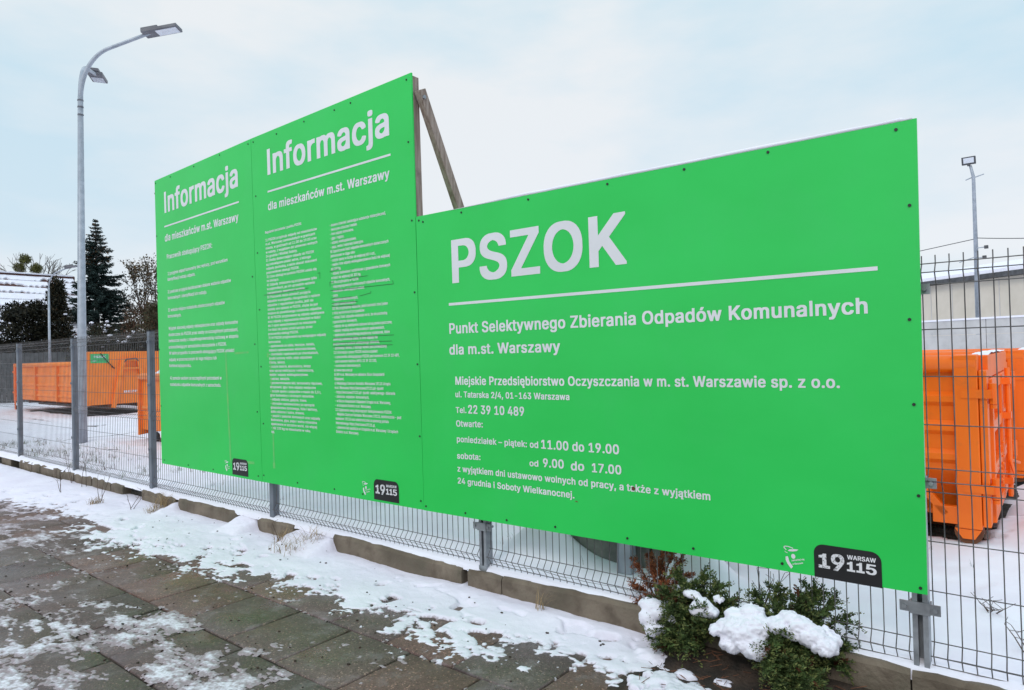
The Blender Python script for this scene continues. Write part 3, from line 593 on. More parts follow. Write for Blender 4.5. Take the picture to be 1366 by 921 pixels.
TEXTS = [
('P', 'PSZOK', 4.35, 1.531, 5.654, 1.525, 0.2848) ,
('P', 'Punkt Selektywnego Zbierania Odpadów Komunalnych', 4.308, 1.198, 6.819, 1.189, 0.0702) ,
('P', 'dla m.st. Warszawy', 4.302, 1.06, 5.198, 1.059, 0.0668) ,
('P', 'Miejskie Przedsiębiorstwo Oczyszczania w m. st. Warszawie sp. z o.o.', 4.348, 0.86, 6.697, 0.865, 0.0545) ,
('P', 'ul. Tatarska 2/4, 01-163 Warszawa', 4.345, 0.778, 5.251, 0.779, 0.0392) ,
('P', 'Tel.', 4.343, 0.674, 4.438, 0.676, 0.0392) ,
('P', '22 39 10 489', 4.454, 0.674, 4.916, 0.675, 0.0557) ,
('P', 'Otwarte:', 4.342, 0.584, 4.577, 0.589, 0.0417) ,
('P', 'poniedziałek – piątek: od', 4.344, 0.483, 5.015, 0.486, 0.0397) ,
('P', '11.00 do 19.00', 5.037, 0.485, 5.567, 0.489, 0.0534) ,
('P', 'sobota:', 4.341, 0.372, 4.548, 0.378, 0.0398) ,
('P', 'od', 4.944, 0.373, 5.011, 0.375, 0.0373) ,
('P', '9.00', 5.046, 0.376, 5.196, 0.379, 0.052) ,
('P', 'do', 5.245, 0.374, 5.337, 0.378, 0.0521) ,
('P', '17.00', 5.388, 0.376, 5.577, 0.379, 0.0509) ,
('P', 'z wyjątkiem dni ustawowo wolnych od pracy, a także z wyjątkiem', 4.341, 0.287, 6.08, 0.296, 0.0408) ,
('P', '24 grudnia i Soboty Wielkanocnej.', 4.34, 0.208, 5.263, 0.213, 0.0398) ,
('M', 'Informacja', 2.197, 2.648, 3.775, 2.641, 0.2219) ,
('M', 'dla mieszkańców m.st. Warszawy', 2.189, 2.345, 3.764, 2.337, 0.0705) ,
('F', 'Informacja', 0.249, 2.614, 1.71, 2.637, 0.2197) ,
('F', 'dla mieszkańców m.st. Warszawy', 0.238, 2.318, 1.701, 2.329, 0.0729) ,
('F', 'Pracownik obsługujący PSZOK:', 0.27, 2.132, 1.212, 2.139, 0.0496) ,
('F', '1) przyjmie odpad komunalny bez wykazy, pod warunkiem', 0.279, 1.964, 1.488, 1.981, 0.0325) ,
('F', 'identyfikacji rodzaju odpadu.', 0.272, 1.905, 0.864, 1.907, 0.0326) ,
('F', '2) podczas przyjęcia każdorazowo dokona ważenia odpadów', 0.267, 1.776, 1.535, 1.786, 0.0326) ,
('F', 'komunalnych i identyfikacji ich rodzaju.', 0.266, 1.713, 1.083, 1.714, 0.0326) ,
('F', '3) wskaże miejsce rozładunku dostarczonych odpadów', 0.264, 1.586, 1.413, 1.59, 0.0326) ,
('F', 'komunalnych.', 0.253, 1.524, 0.546, 1.522, 0.0327) ,
('F', 'Wyjątek stanowią odpady niebezpieczne oraz odpady komunalne', 0.262, 1.396, 1.634, 1.398, 0.0327) ,
('F', 'dostarczone do PSZOK przez osoby ze szczególnymi potrzebami,', 0.257, 1.331, 1.635, 1.329, 0.0327) ,
('F', 'zwłaszcza osoby z niepełnosprawnością ruchową w stopniu', 0.253, 1.268, 1.634, 1.269, 0.0327) ,
('F', 'uniemożliwiającym samodzielne skorzystanie z PSZOK.', 0.252, 1.202, 1.423, 1.202, 0.0327) ,
('F', 'W takim przypadku to pracownik obsługujący PSZOK umieści', 0.258, 1.139, 1.555, 1.14, 0.0327) ,
('F', 'odpady w przeznaczonym do tego miejscu lub', 0.254, 1.072, 1.23, 1.076, 0.0327) ,
('F', 'kontenerze/pojemniku.', 0.255, 1.011, 0.725, 1.007, 0.0327) ,
('F', '4) pomoże osobom ze szczególnymi potrzebami w', 0.261, 0.881, 1.311, 0.884, 0.0327) ,
('F', 'rozładunku odpadów komunalnych z samochodu.', 0.257, 0.815, 1.297, 0.816, 0.0328) ,
]
PEN = [
[(2.083, 1.621), (2.733, 1.629), (2.733, 1.641)] ,
[(2.871, 1.737), (2.901, 1.741), (2.898, 1.693)] ,
[(3.028, 1.734), (3.143, 1.746)] ,
[(3.031, 1.616), (3.023, 1.652), (3.081, 1.65)] ,
[(3.03, 1.587), (3.768, 1.577), (3.761, 1.604)] ,
[(3.268, 1.66), (3.489, 1.662)] ,
[(3.386, 1.519), (3.517, 1.532), (3.518, 1.548)] ,
[(3.036, 1.522), (3.297, 1.52)] ,
[(3.044, 1.486), (3.366, 1.481)] ,
[(3.042, 1.463), (3.365, 1.453)] ,
[(3.039, 1.211), (3.758, 1.213)] ,
[(3.037, 1.175), (3.732, 1.17)] ,
[(3.036, 1.146), (3.739, 1.143)] ,
]
COL1 = ['1) PSZOK przyjmuje odpady od mieszkańców', 'm.st. Warszawy zamieszkałych w granicach', 'miasta, w godzinach od 11.00 do 19.00 oraz', 'w soboty, z wyjątkiem dni ustawowo wolnych', '24 grudnia i Wielkiej Soboty.', '2) Osoby dostarczające odpady do PSZOK', 'są zobowiązane podać adres, z którego', 'odpady pochodzą, a także okazać dokument', 'pracownikowi obsługi PSZOK.', '3) Czas obsługi w punkcie PSZOK ustala się', 'na bieżąco.', '4) Odpady zmieszane są przyjmowane tylko', 'w pojemnikach, po ich uprzednim ważeniu', 'i sprawdzeniu zawartości worków.', '5) Pracownik może odmówić przyjęcia', 'odpadów w przypadku niezgodności z opisem', 'odpadów z regulaminem punktu, jeśli nie', 'zostały one opisane w PSZOK, chyba że jest', 'miejsce do prawidłowego rozładunku odpadów.', '6) W PSZOK przyjmowane są odpady selektywne', 'oraz odpady z wyposażenia mieszkań w ilości', 'do 3 opon samochodowych na mieszkanie', 'i w ilości do jednej sztuki sprzętu przez', 'pracownika obsługi PSZOK.', '7) W PSZOK przyjmowane są następujące odpady', 'komunalne:', '- opakowania ze szkła, tworzyw, metalu,', '  odpady opakowaniowe wielomateriałowe,', '- chemikalia i opakowania po chemikaliach,', '  środki ochrony roślin, oleje odpadowe', '  i farby, lakiery.', '- zużyte baterie, akumulatory, lampy', '  oraz sprzęt elektryczny i elektroniczny,', '  meble i odpady wielkogabarytowe.', '- odzież, tekstylia.', '- przeterminowane leki, termometry rtęciowe,', '  strzykawki, igły i inne odpady medyczne', '- zużyte opony z pojazdów o masie do 3,5 t,', '  gruz budowlany z drobnych remontów.', '- odpady zielone, gałęzie, trawa.', '- styropian opakowaniowy po sprzęcie', '  gospodarstwa domowego, folie i kartony,', '  szkło okienne i lustra, drewno.', '- popiół z palenisk domowych oraz odpady', '  budowlane, gips, papa i wełna mineralna', '  opakowane w szczelne worki, nie więcej', '- niż 100 kg na mieszkanie w roku.', 'itd.']
COL2 = ['- drewno (również zawierające substancje niebezpieczne),', '- tworzywa sztuczne i metale.', '- inne odpady komunalne.', '- gips i regipsy,', '- odpady wielkogabarytowe,', '- papa, wełna i materiały izolacyjne.', '8) Ograniczenie ilości odpadów komunalnych dostarczanych', 'jednorazowo w ciągu roku:', '- zużyte opony w liczbie nie większej niż 4 szt.,', '- meble i inne odpady wielkogabarytowe w ilości nie większej', 'niż 100 kg.', '- odpady budowlane i rozbiórkowe z gospodarstw domowych', 'w ilości nie większej niż 300 kg.', '9) Nie przyjmujemy w PSZOK:', '- nieposegregowanych zmieszanych odpadów komunalnych,', '- materiałów zawierających azbest,', '- papy.', '- odpadów nieoznaczonych,', '- części samochodowych.', '10) Nie przyjmujemy odpadów, jeżeli zachodzi choć jeden', 'z niżej wymienionych przypadków:', '- rodzaj i ilość odpadów wskazuje na to, że nie pochodzą', 'z gospodarstw domowych,', '- odpady nie są selektywnie zebrane lub są zanieczyszczone,', '- odpady znajdują się w nieszczelnych opakowaniach,', '- opakowania uniemożliwiają bezpieczny rozładunek, które', '  zawierają substancje ciekłe, to inne odpady nie', '  przyjmowane w punkcie selektywnego zbierania,', '- pochodzą z terenu, z którego wywóz jest prowadzony.', '11) Informacje o pracy PSZOK można uzyskać:', '- u pracownika obsługującego PSZOK pod numerem 22 39 10 489,', '- pod numerem telefonu MPO: 22 39 10 100,', '- na stronach internetowych:', 'a) www.mpo.com.pl', 'b) BIP m.st. Warszawy w zakładce: Biuro Gospodarki', 'Odpadami,', 'c) Miejskiego Centrum Kontaktu Warszawa 19115 Urzędu', 'm.st. Warszawy https://warszawa19115.pl/-/punkt', '- https://warszawa19115.pl/-/punkt-selektywnego-zbierania', '- zbierania-odpadow-komunalnych,', '- w Biurze Gospodarki Odpadami Urzędu m.st. Warszawy,', '- w Urzędzie Dzielnic m.st. Warszawy.', '12) Zgłaszania uwag dotyczących funkcjonowania PSZOK:', '- Miejskie Centrum Kontaktu Warszawa 19115, telefonicznie - pod', 'numerem 19115 oraz elektronicznie za pomocą portalu', 'internetowego https://warszawa19115.pl,', '- pisemnie lub osobiście w Urzędzie m.st. Warszawy i Urzędach', 'Dzielnic m.st. Warszawy.']
# ================================================================== GROUND
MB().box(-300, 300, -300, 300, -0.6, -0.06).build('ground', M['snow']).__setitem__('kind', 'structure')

JOINT_Y = -1.30
def pavement():
    V = []; F = []; T = []
    bed = MB().box(-30, 14, -8, 0.02, -0.05, -0.012)
    tag(bed.build('pavement_bed', M['soil']), kind='structure')
    greys = [(0.122, 0.092, 0.087), (0.130, 0.098, 0.092), (0.116, 0.090, 0.085), (0.126, 0.094, 0.086), (0.137, 0.102, 0.098)]
    browns = [(0.150, 0.097, 0.080), (0.140, 0.091, 0.077), (0.134, 0.092, 0.080)]
    greens = [(0.120, 0.093, 0.080), (0.126, 0.098, 0.085)]
    rnd = random.Random(3)
    S = 0.5
    for row in range(-11, 3):
        y0 = JOINT_Y + row * S
        off = {0: 0.23, 1: 0.02, -1: 0.43}.get(row, rnd.random() * S)
        for i in range(-40, 24):
            x0 = off + i * S
            if x0 > 9.5 or x0 < -18: continue
            g = 0.004 + rnd.random() * 0.004
            dz = rnd.uniform(-0.004, 0.003)
            tx, ty = rnd.uniform(-.006, .006), rnd.uniform(-.006, .006)
            if row == 0 and 1.0 < x0 < 6: pool = browns * 2 + greens
            elif row >= 0: pool = greys + browns
            else: pool = greys * 3 + greens
            c = rnd.choice(pool); j = rnd.uniform(0.92, 1.10)
            col = [q * j for q in c]
            x1, y1 = x0 + S, y0 + S
            b = 0.006
            pts = [(x0 + g, y0 + g), (x1 - g, y0 + g), (x1 - g, y1 - g), (x0 + g, y1 - g)]
            ctr = (x0 + S / 2, y0 + S / 2)
            k = len(V)
            for ins, z in ((0, -0.03), (0, -0.006), (b, 0)):
                for (px, py) in pts:
                    qx = px + (ins if px < ctr[0] else -ins); qy = py + (ins if py < ctr[1] else -ins)
                    V.append((qx, qy, z + dz + (qx - ctr[0]) * tx + (qy - ctr[1]) * ty)); T.append(col)
            F.append((k + 8, k + 9, k + 10, k + 11))
            for lv in (0, 4):
                for q in range(4):
                    F.append((k + lv + q, k + lv + (q + 1) % 4, k + lv + 4 + (q + 1) % 4, k + lv + 4 + q))
    o = fast_mesh('pavement', V, F, M['slab'], tone=np.array(T))
    tag(o, kind='structure')
pavement()

# snow lying on the pavement strip and in trodden patches --------------------
YBX = [-16, -6, -2.5, -1.2, -.6, -.15, .7, 1.5, 2.0, 2.7, 3.0, 3.5, 4.3, 4.6, 5.0, 5.34, 5.56, 5.82, 5.95, 7.5, 10]
YBY = [-2.2, -1.4, -.92, -.66, -.6, -.74, -.80, -.84, -.70, -.70, -.60, -.52, -.57, -.60, -.51, -.44, -.42, -.30, -.22, 0.3, 0.3]
DENSE = [(2.4, -1.9, .7, 1), (3.0, -1.95, .8, 1), (3.3, -1.62, .4, .9), (3.9, -1.55, .35, .9), (3.2, -1.38, .3, .7), (2.5, -1.42, .4, .6), (4.25, -1.55, .25, .8),
         (2.1, -1.5, .4, .5), (0.1, -1.25, .4, .8), (-.7, -1.15, .6, .9), (1.6, -1.75, .5, .7), (1.4, -.95, .3, .5), (0.6, -1.0, .5, .5), (-1.8, -1.1, .8, .9),
         (3.0, -.72, .3, .6), (-3.5, -1.6, 1.5, 1.0), (2.2, -.85, .25, .4)]
SOILP = [(6.12, -.34, .09, .025), (6.2, -.20, .05, .02), (5.92, -.44, .10, .03), (6.02, -.24, .06, .03), (6.42, -.33, .08, .03), (5.98, -.34, .10, .045), (6.12, -.46, .12, .05), (6.30, -.42, .10, .035), (6.55, -.42, .14, .04), (5.80, -.15, .09, .04), (6.9, -.3, .2, .03), (7.3, -.25, .2, .04)]
def kerb_top(x): return np.interp(x, [-20, 1.5, 3.2, 4.32, 4.7, 5.4, 6.8], [.165, .165, .178, .158, .164, .182, .192])
def snow_full(x, y):
    yb = np.interp(x, YBX, YBY)
    n = fbm(x * 2.6, y * 2.6, 3)
    n2 = fbm(x * 10 + 40, y * 15, 4)
    n3 = fbm(x * 34, y * 40 + 7, 3)
    n5 = fbm(x * 1.3 + 60, y * 1.6 + 20, 3)
    tl = (y - yb + .035) / 0.24 + (n - .5) * 2.0
    t = tl + (n2 - .5) * 2.5 + (n3 - .5) * 1.6                        # ragged outline
    prof = 0.040 * sstep(-0.4, 2.4, tl) * (0.5 + 1.0 * n5) + 0.016 * sstep(-0.28, 0.03, y) * sstep(.5, 1.5, tl) + (n - .5) * 0.035 * sstep(.8, 2, tl)
    prof = prof * np.interp(x, [2.6, 3.2, 5.6, 6.0], [1, .68, .68, 1])
    h = np.minimum(prof + 0.004, 0.002 + 0.045 * sstep(0, 1.1, t)) + (n3 - .5) * 0.0022 + (n2 - .5) * 0.011 * sstep(0, .5, t)
    hole = fbm(x * 5.5 + 9, y * 9 + 3, 3)                              # hollows where stones and soil show through
    h = h - sstep(.66, .76, hole) * 0.06 * sstep(2.8, .8, tl)
    h = np.where(t < -0.02, -0.012, h)
    # snow banked into the gaps of the broken kerb
    for (a, b, zt) in ((1.42, 1.84, .16), (2.33, 2.98, .165), (.14, .34, .14), (4.29, 4.39, .10)):
        k = sstep(a - .05, a + .09, x) * sstep(b + .05, b - .09, x)
        h = np.maximum(h, k * (zt * sstep(-.40 + (n - .5) * .5, .07, y) - .02) + ((n - .5) * .07 + (n2 - .5) * .03) * k * sstep(-.35, .0, y) - .012 * (1 - k))
    thin = np.clip(h / 0.0055, 0, 1)
    # trodden, half-melted ice on the slabs: thin, smeared and full of holes
    d = np.full_like(x, 0.0)
    for (cx, cy, r, s) in DENSE:
        d = np.maximum(d, s * np.exp(-(((x - cx) / r) ** 2 + ((y - cy) / (r * .8)) ** 2)))
    s = fbm(x * 2.6 + y * 1.2 + 3, y * 4.6 - x * .8, 3) * .40 + fbm(x * 9 + 5, y * 21, 3) * .33 + fbm(x * 38 + 1, y * 62, 3) * .27
    q = s - (0.628 - 0.145 * d) - .07 * sstep(-1.34, -1.22, y) * sstep(1.6, 2.5, x)
    hp = np.clip(q * 0.06, -0.012, 0.0025 + 0.004 * d) + (n3 - .5) * 0.0025 * (q > 0)
    hp = np.where(x > 5.75, -0.012, hp)
    tp = 0.02 + 0.58 * sstep(0.0, .18, q) + (n3 - .5) * .5
    thin = np.where(hp > h, tp, thin)
    h = np.maximum(h, hp)
    # patches on the soil below the junipers
    for (cx, cy, r, z) in SOILP:
        q = ((x - cx) / r) ** 2 + ((y - cy) / (r * .7)) ** 2
        q = q + (n2 - .5) * 2.4 + (n3 - .5) * 1.2
        hs_ = np.where(q < 1, z * np.sqrt(np.clip(1.1 - q, 0, 1)) * .7 + 0.018, -0.012)
        thin = np.where(hs_ > h, 1, thin)
        h = np.maximum(h, hs_)
    return np.maximum(h, -0.012), np.clip(thin, 0, 1)
def snow_h(x, y): return snow_full(x, y)[0]
def grid_cut(xs, ys, fn, zmin):
    X, Y = np.meshgrid(xs, ys, indexing='ij')
    Z = fn(X, Y)
    nx, ny = X.shape
    idx = np.arange(nx * ny).reshape(nx, ny)
    q = np.stack([idx[:-1, :-1], idx[1:, :-1], idx[1:, 1:], idx[:-1, 1:]], -1).reshape(-1, 4)
    zz = Z.ravel()
    q = q[(zz[q].max(1) > zmin)]
    used = np.zeros(nx * ny, bool); used[q.ravel()] = True
    new = np.cumsum(used) - 1
    V = np.stack([X.ravel(), Y.ravel(), zz], -1)[used]
    return V, new[q]
def pavement_snow():
    Vs = []; Fs = []; k = 0
    for xs, ys in ((np.arange(.5, 7.8, .009), np.arange(-2.6, .125, .009)),
                   (np.arange(-3, .5 + .001, .02), np.arange(-3.4, .125, .018)),
                   (np.arange(-16, -3 + .001, .05), np.arange(-6, .036, .04))):
        V, F = grid_cut(xs, ys, snow_h, 0.0)
        Vs.append(V); Fs.append(F + k); k += len(V)
    V = np.concatenate(Vs); F = np.concatenate(Fs)
    thin = snow_full(V[:, 0], V[:, 1])[1]
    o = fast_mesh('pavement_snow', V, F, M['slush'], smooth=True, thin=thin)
    tag(o, kind='stuff')
pavement_snow()

# soil bed under the junipers -----------------------------------------------
def soil_bed():
    def f(x, y):
        e = np.minimum((x - 5.78) / .12, (y + .50 + (fbm(x * 5, y * 5) - .5) * .25) / .08)
        return np.minimum(e, 1) * 0.012 + 0.018 * (fbm(x * 14, y * 14) - .4) * (e > .2) + 0.05 * sstep(-.25, .02, y) * (e > 0)
    V, F = grid_cut(np.arange(5.7, 9, .018), np.arange(-.75, .036, .018), f, -0.002)
    tag(fast_mesh('soil_bed', V, F, M['soil'], smooth=True), kind='structure')
soil_bed()

# yard beyond the kerb ------------------------------------------------------
UNDER = [(3.2, 7.03, 2.42, 4.65), (3.2, 7.4, 5.1, 7.5), (-18.5, -13.0, 3.75, 5.9), (-5.35, -1.9, 2.15, 4.2), (6.98, 7.10, 3.1, 8.0)]
def yard_h(x, y):
    n = fbm(x * 1.1 + 5, y * 1.1, 4); n2 = fbm(x * 7, y * 7, 4)
    z = 0.195 + (n - .5) * 0.07 * sstep(.2, 1.5, y) + (n2 - .5) * 0.022
    z = z + 0.05 * np.exp(-((x + 8) / 4.5) ** 2) * sstep(0, .5, y) * 0 + 0.03 * sstep(-3.5, -5.5, x) * sstep(2.5, .2, y)
    e = (y - (0.05 + 0.035 * (fbm(x * 7, x * 0 + 2, 4) - .4)))                   # ragged lip over the kerb
    kt = kerb_top(x)
    z = np.maximum(z, kt + .018 + (n2 - .5) * .012) * sstep(.9, .3, y) + z * (1 - sstep(.9, .3, y))
    lb = kt - .012
    z = np.where(e < 0.0, 0.14, lb + (z - lb) * np.sqrt(np.clip(e / 0.06, 0, 1)))
    for a in UNDER:
        d = np.minimum(np.minimum(x - a[0], a[1] - x), np.minimum(y - a[2], a[3] - y)) + (n2 - .5) * .25
        z = np.where(d > 0, 0.12, z)
    # little mound at the doors of the right-hand skip and around the ballast blocks
    z = z + 0.10 * np.exp(-((x - 7.35) / .16) ** 2 - ((y - 2.9) / .5) ** 2)
    z = z + 0.26 * np.exp(-((x - 4.68) / .26) ** 2 - ((y - .50) / .13) ** 2) + 0.26 * np.exp(-((x - 5.78) / .20) ** 2 - ((y - .52) / .14) ** 2)
    # old wheel ruts in front of the far skips
    for c0 in (1.25, 2.75):
        yr = c0 + .012 * (x + 9) ** 2 * .35
        z = z - (.035 + .03 * (n2 - .5)) * np.exp(-((y - yr) / .13) ** 2) * sstep(-3.0, -5.0, x) + .012 * np.exp(-((np.abs(y - yr) - .24) / .08) ** 2) * sstep(-3.0, -5.0, x)
    # footprint-like dents
    dn = fbm(x * 2.3 + 31, y * 2.3 + 8, 2)
    z = z - 0.022 * sstep(.62, .76, dn) * sstep(.3, .6, y)
    return z
def yard():
    MB().box(-70, 70, 0.131, 70, -0.05, 0.155).build('yard_ground', M['ballast']).__setitem__('kind', 'structure')
    Vs = []; Fs = []; k = 0
    for xs, ys in ((np.arange(-3, 9.6, .012), np.arange(.03, .182, .009)), (np.arange(-7, 9.6, .03), np.arange(.18, 3.3, .03)), (np.arange(-7, -2.99, .03), np.arange(.03, .19, .025)),
                   (np.arange(-7, 9.6, .12), np.arange(3.27, 9, .12)),
                   (np.arange(-26, -6.95, .12), np.arange(.03, 9, .09)),
                   (np.arange(-68, 68, .9), np.arange(8.9, 68, .9)),
                   (np.arange(-68, -25.9, .9), np.arange(.03, 9.1, .6)), (np.arange(9.5, 68, .9), np.arange(.03, 9.1, .6))):
        V, F = grid_cut(xs, ys, yard_h, 0.153)
        Vs.append(V); Fs.append(F + k); k += len(V)
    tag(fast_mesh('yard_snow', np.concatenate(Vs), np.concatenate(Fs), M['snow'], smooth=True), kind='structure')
yard()

# ================================================================== KERB
def kerb():
    r = thing('kerb_wall', (1, .06, 0), 'low weathered concrete edging wall capped with snow under the wire fence', 'kerb')
    rnd = random.Random(9)
    segs = [(.29, 1.45), (1.80, 2.05), (2.055, 2.36), (2.92, 4.31), (4.37, 4.66), (4.665, 6.925), (6.932, 9.4)]
    x = .22
    while x > -17:
        wd = rnd.choice((.35, .5, .22, .8, .6))
        if rnd.random() < .85: segs.append((x - wd, x - .012 - rnd.random() * .03))
        x -= wd
    for (a, b) in segs:
        n = max(2, int((b - a) / .09))
        V = []; F = []
        small = b < .25
        for i in range(n + 1):
            xx = a + (b - a) * i / n
            edge = min(i, n - i) == 0
            top = float(kerb_top(xx)) - (.005 if edge else 0) - (rnd.random() * .022 if small else rnd.random() * .007)
            fr = .03 + rnd.uniform(-.004, .004) + (.006 if edge else 0)
            for (y, z) in ((fr + .004, -.08), (fr, top - .02), (fr + .014, top), (.13, top), (.13, -.08)):
                V.append((xx, y, z))
        for i in range(n):
            for q in range(4):
                k = i * 5 + q
                F.append((k, k + 1, k + 6, k + 5))
        mb = MB(); mb.add(V, F)
        e = n * 5
        mb.add([V[j] for j in range(5)], [(4, 3, 2, 1, 0)]); mb.add([V[e + j] for j in range(5)], [(0, 1, 2, 3, 4)])
        mb.build('kerb_slab', M['concrete'], r)
kerb()

# ================================================================== FENCE
POSTX = [-9.85, -7.4, -5.04, -2.77, -.45, 1.975, 4.48, 6.965, 9.45]
FY = .10
HW = [.205, .255, .305, .52, .73, .94, .99, 1.04, 1.225, 1.43, 1.63, 1.82, 1.87, 1.91]
FOLD = [.255, .99, 1.87]
def fence():
    r = thing('wire_fence', (1, FY, .16), 'tall welded wire mesh fence with folded panels behind the green boards', 'fence')
    for a, b in zip(POSTX[:-1], POSTX[1:]):
        mb = MB()
        prof = [(.19, 0), (.205, 0), (.255, -.035), (.305, 0), (.94, 0), (.99, -.035), (1.04, 0), (1.82, 0), (1.87, -.035), (1.91, 0), (1.945, 0)]
        n = int(round((b - a - .09) / .05))
        st = (b - a - .09) / n
        for i in range(n + 1):
            x = a + .045 + i * st
            mb.tube([(x, FY + y, z) for z, y in prof], .0025, 5, False)
        for z in HW:
            y = FY + (-.035 if z in FOLD else 0)
            mb.tube([(a + .035, y - .005, z), (b - .035, y - .005, z)], .0025, 5, False)
        mb.build('mesh_panel', M['wire'], r, smooth=True)
    for x in POSTX:
        if abs(x - 6.965) < .1 or abs(x - 4.48) < .1:
            mb = MB()                               # strut channel, open lips to the front
            for sx in (-1, 1):
                mb.box(x + sx * .027 - .0025, x + sx * .027 + .0025, FY - .03, FY + .035, .12, 1.93)
                mb.box(min(x + sx * .0245, x + sx * .0095), max(x + sx * .0245, x + sx * .0095), FY - .03, FY - .026, .12, 1.93)
                mb.box(min(x + sx * .0095, x + sx * .012), max(x + sx * .0095, x + sx * .012), FY - .026, FY - .014, .12, 1.93)
            mb.box(x - .0245, x + .0245, FY + .031, FY + .035, .12, 1.93)
            p = mb.build('post', M['galv'], r)
            for z in (.42, .955, 1.775):
                c = MB()
                c.box(x - .037, x + .037, FY - .040, FY - .032, z, z + .052)
                c.box(x - .076, x - .037, FY - .034, FY - .027, z + .004, z + .048)
                c.box(x + .037, x + .076, FY - .034, FY - .027, z + .004, z + .048)
                for sx in (-1, 1):
                    c.tube([(x + sx * .057, FY - .046, z + .026), (x + sx * .057, FY + .01, z + .026)], .009, 8)
                    c.box(x + sx * .0365 - .003, x + sx * .0365 + .003, FY - .038, FY + .012, z + .002, z + .050)
                c.build('clamp', M['galv'], p)
            MB().box(x - .033, x + .033, FY - .036, FY + .04, .115, .19).build('post_foot', M['galv'], p, bevel=.003)
        else:
            base = .13 if x > -4 else .2
            p = MB().box(x - .031, x + .031, FY - .026, FY + .036, base - .03, 1.93).build('post', M['post'], r, bevel=.004)
            MB().box(x - .034, x + .034, FY - .029, FY + .039, 1.931, 1.945).build('post_cap', M['rubber'], p)
            for z in (.60, 1.32, 1.80):
                c = MB()
                c.box(x - .036, x + .036, FY - .031, FY - .0265, z, z + .03)
                c.tube([(x, FY - .04, z + .015), (x, FY - .03, z + .015)], .008, 6)
                c.build('clamp', M['post'], p)
fence()

# ================================================================== LETTERING
def area2(c): return sum(c[i - 1][0] * c[i][1] - c[i][0] * c[i - 1][1] for i in range(len(c)))
def inside(p, c):
    r = False
    for i in range(len(c)):
        (x0, y0), (x1, y1) = c[i - 1], c[i]
        if (y0 > p[1]) != (y1 > p[1]) and p[0] < (x1 - x0) * (p[1] - y0) / (y1 - y0) + x0: r = not r
    return r
def glyph_tris(cs):
    """outer contours each with their own holes, triangulated one by one"""
    depth = [sum(inside(c[0], d) for d in cs if d is not c) for c in cs]
    P = []; T = []
    for i, c in enumerate(cs):
        if depth[i] % 2: continue
        loops = [c] + [h for j, h in enumerate(cs) if depth[j] == depth[i] + 1 and inside(h[0], c)]
        t = tessellate_polygon([[Vector((p[0], p[1], 0)) for p in l] for l in loops])
        T += [tuple(q + len(P) for q in f) for f in t]
        P += [p for l in loops for p in l]
    return np.array(P, float).reshape(-1, 2) / 1000, np.array(T, int).reshape(-1, 3)
FONT = {}
for ln in FONT_DATA.strip('\n').split('\n'):
    ch, adv, *cs = ln.split('|')
    cs = [[tuple(map(int, p.split(','))) for p in c.split()] for c in cs if c]
    pts = [p for c in cs for p in c]
    FONT[ch] = (int(adv) / 1000, *glyph_tris(cs))
def layout(txt):
    P = []; F = []; k = 0; x = 0
    for ch in txt:
        adv, p, t = FONT.get(ch, FONT[' '])
        if len(p):
            P.append(p + [x, 0]); F.append(t + k); k += len(p)
        x += adv
    return np.concatenate(P), np.concatenate(F)
ZB, LEAN = .5178, -.0119
def bp(u, v, out=0.0):
    """point on the boards' common front plane; out > 0 is towards the pavement"""
    return np.array([u, LEAN * v - out, ZB + v])
class Vinyl:
    def __init__(s): s.P = []; s.F = []; s.k = 0
    def text(s, txt, u0, v0, u1, v1, cap, fixed=None, slant=None):
        p, f = layout(txt)
        a, b = p[:, 0].min(), p[:, 0].max()
        sx = fixed if fixed else (u1 - u0) / (b - a)
        U = u0 + (p[:, 0] - a) * sx
        t = (p[:, 0] - a) / (b - a)
        s.raw(np.stack([U, v0 + (v1 - v0) * (0 if fixed else t) + p[:, 1] * cap], -1), f)
    def raw(s, P, F):
        s.P.append(np.asarray(P, float)); s.F.append(np.asarray(F, int) + s.k); s.k += len(P)
    def poly(s, pts):
        n = len(pts)
        t = tessellate_polygon([[Vector((p[0], p[1], 0)) for p in pts]])
        s.raw(pts, t)
    def stroke(s, pts, w):
        for (a, b) in zip(pts[:-1], pts[1:]):
            d = np.array(b) - np.array(a); nrm = np.array([-d[1], d[0]]) / (np.hypot(*d) + 1e-9) * w / 2
            s.raw([a + nrm, a - nrm, b - nrm, b + nrm], [(0, 1, 2), (0, 2, 3)])
    def build(s, name, m, parent, out):
        P = np.concatenate(s.P); F = np.concatenate(s.F)
        # face the pavement (normal -Y)
        a, b, c = P[F[:, 0]], P[F[:, 1]], P[F[:, 2]]
        cr = (b[:, 0] - a[:, 0]) * (c[:, 1] - a[:, 1]) - (b[:, 1] - a[:, 1]) * (c[:, 0] - a[:, 0])
        F = np.where((cr < 0)[:, None], F[:, ::-1], F)
        V = np.stack([P[:, 0], LEAN * P[:, 1] - out, ZB + P[:, 1]], -1)
        return fast_mesh(name, V, F, m, parent)

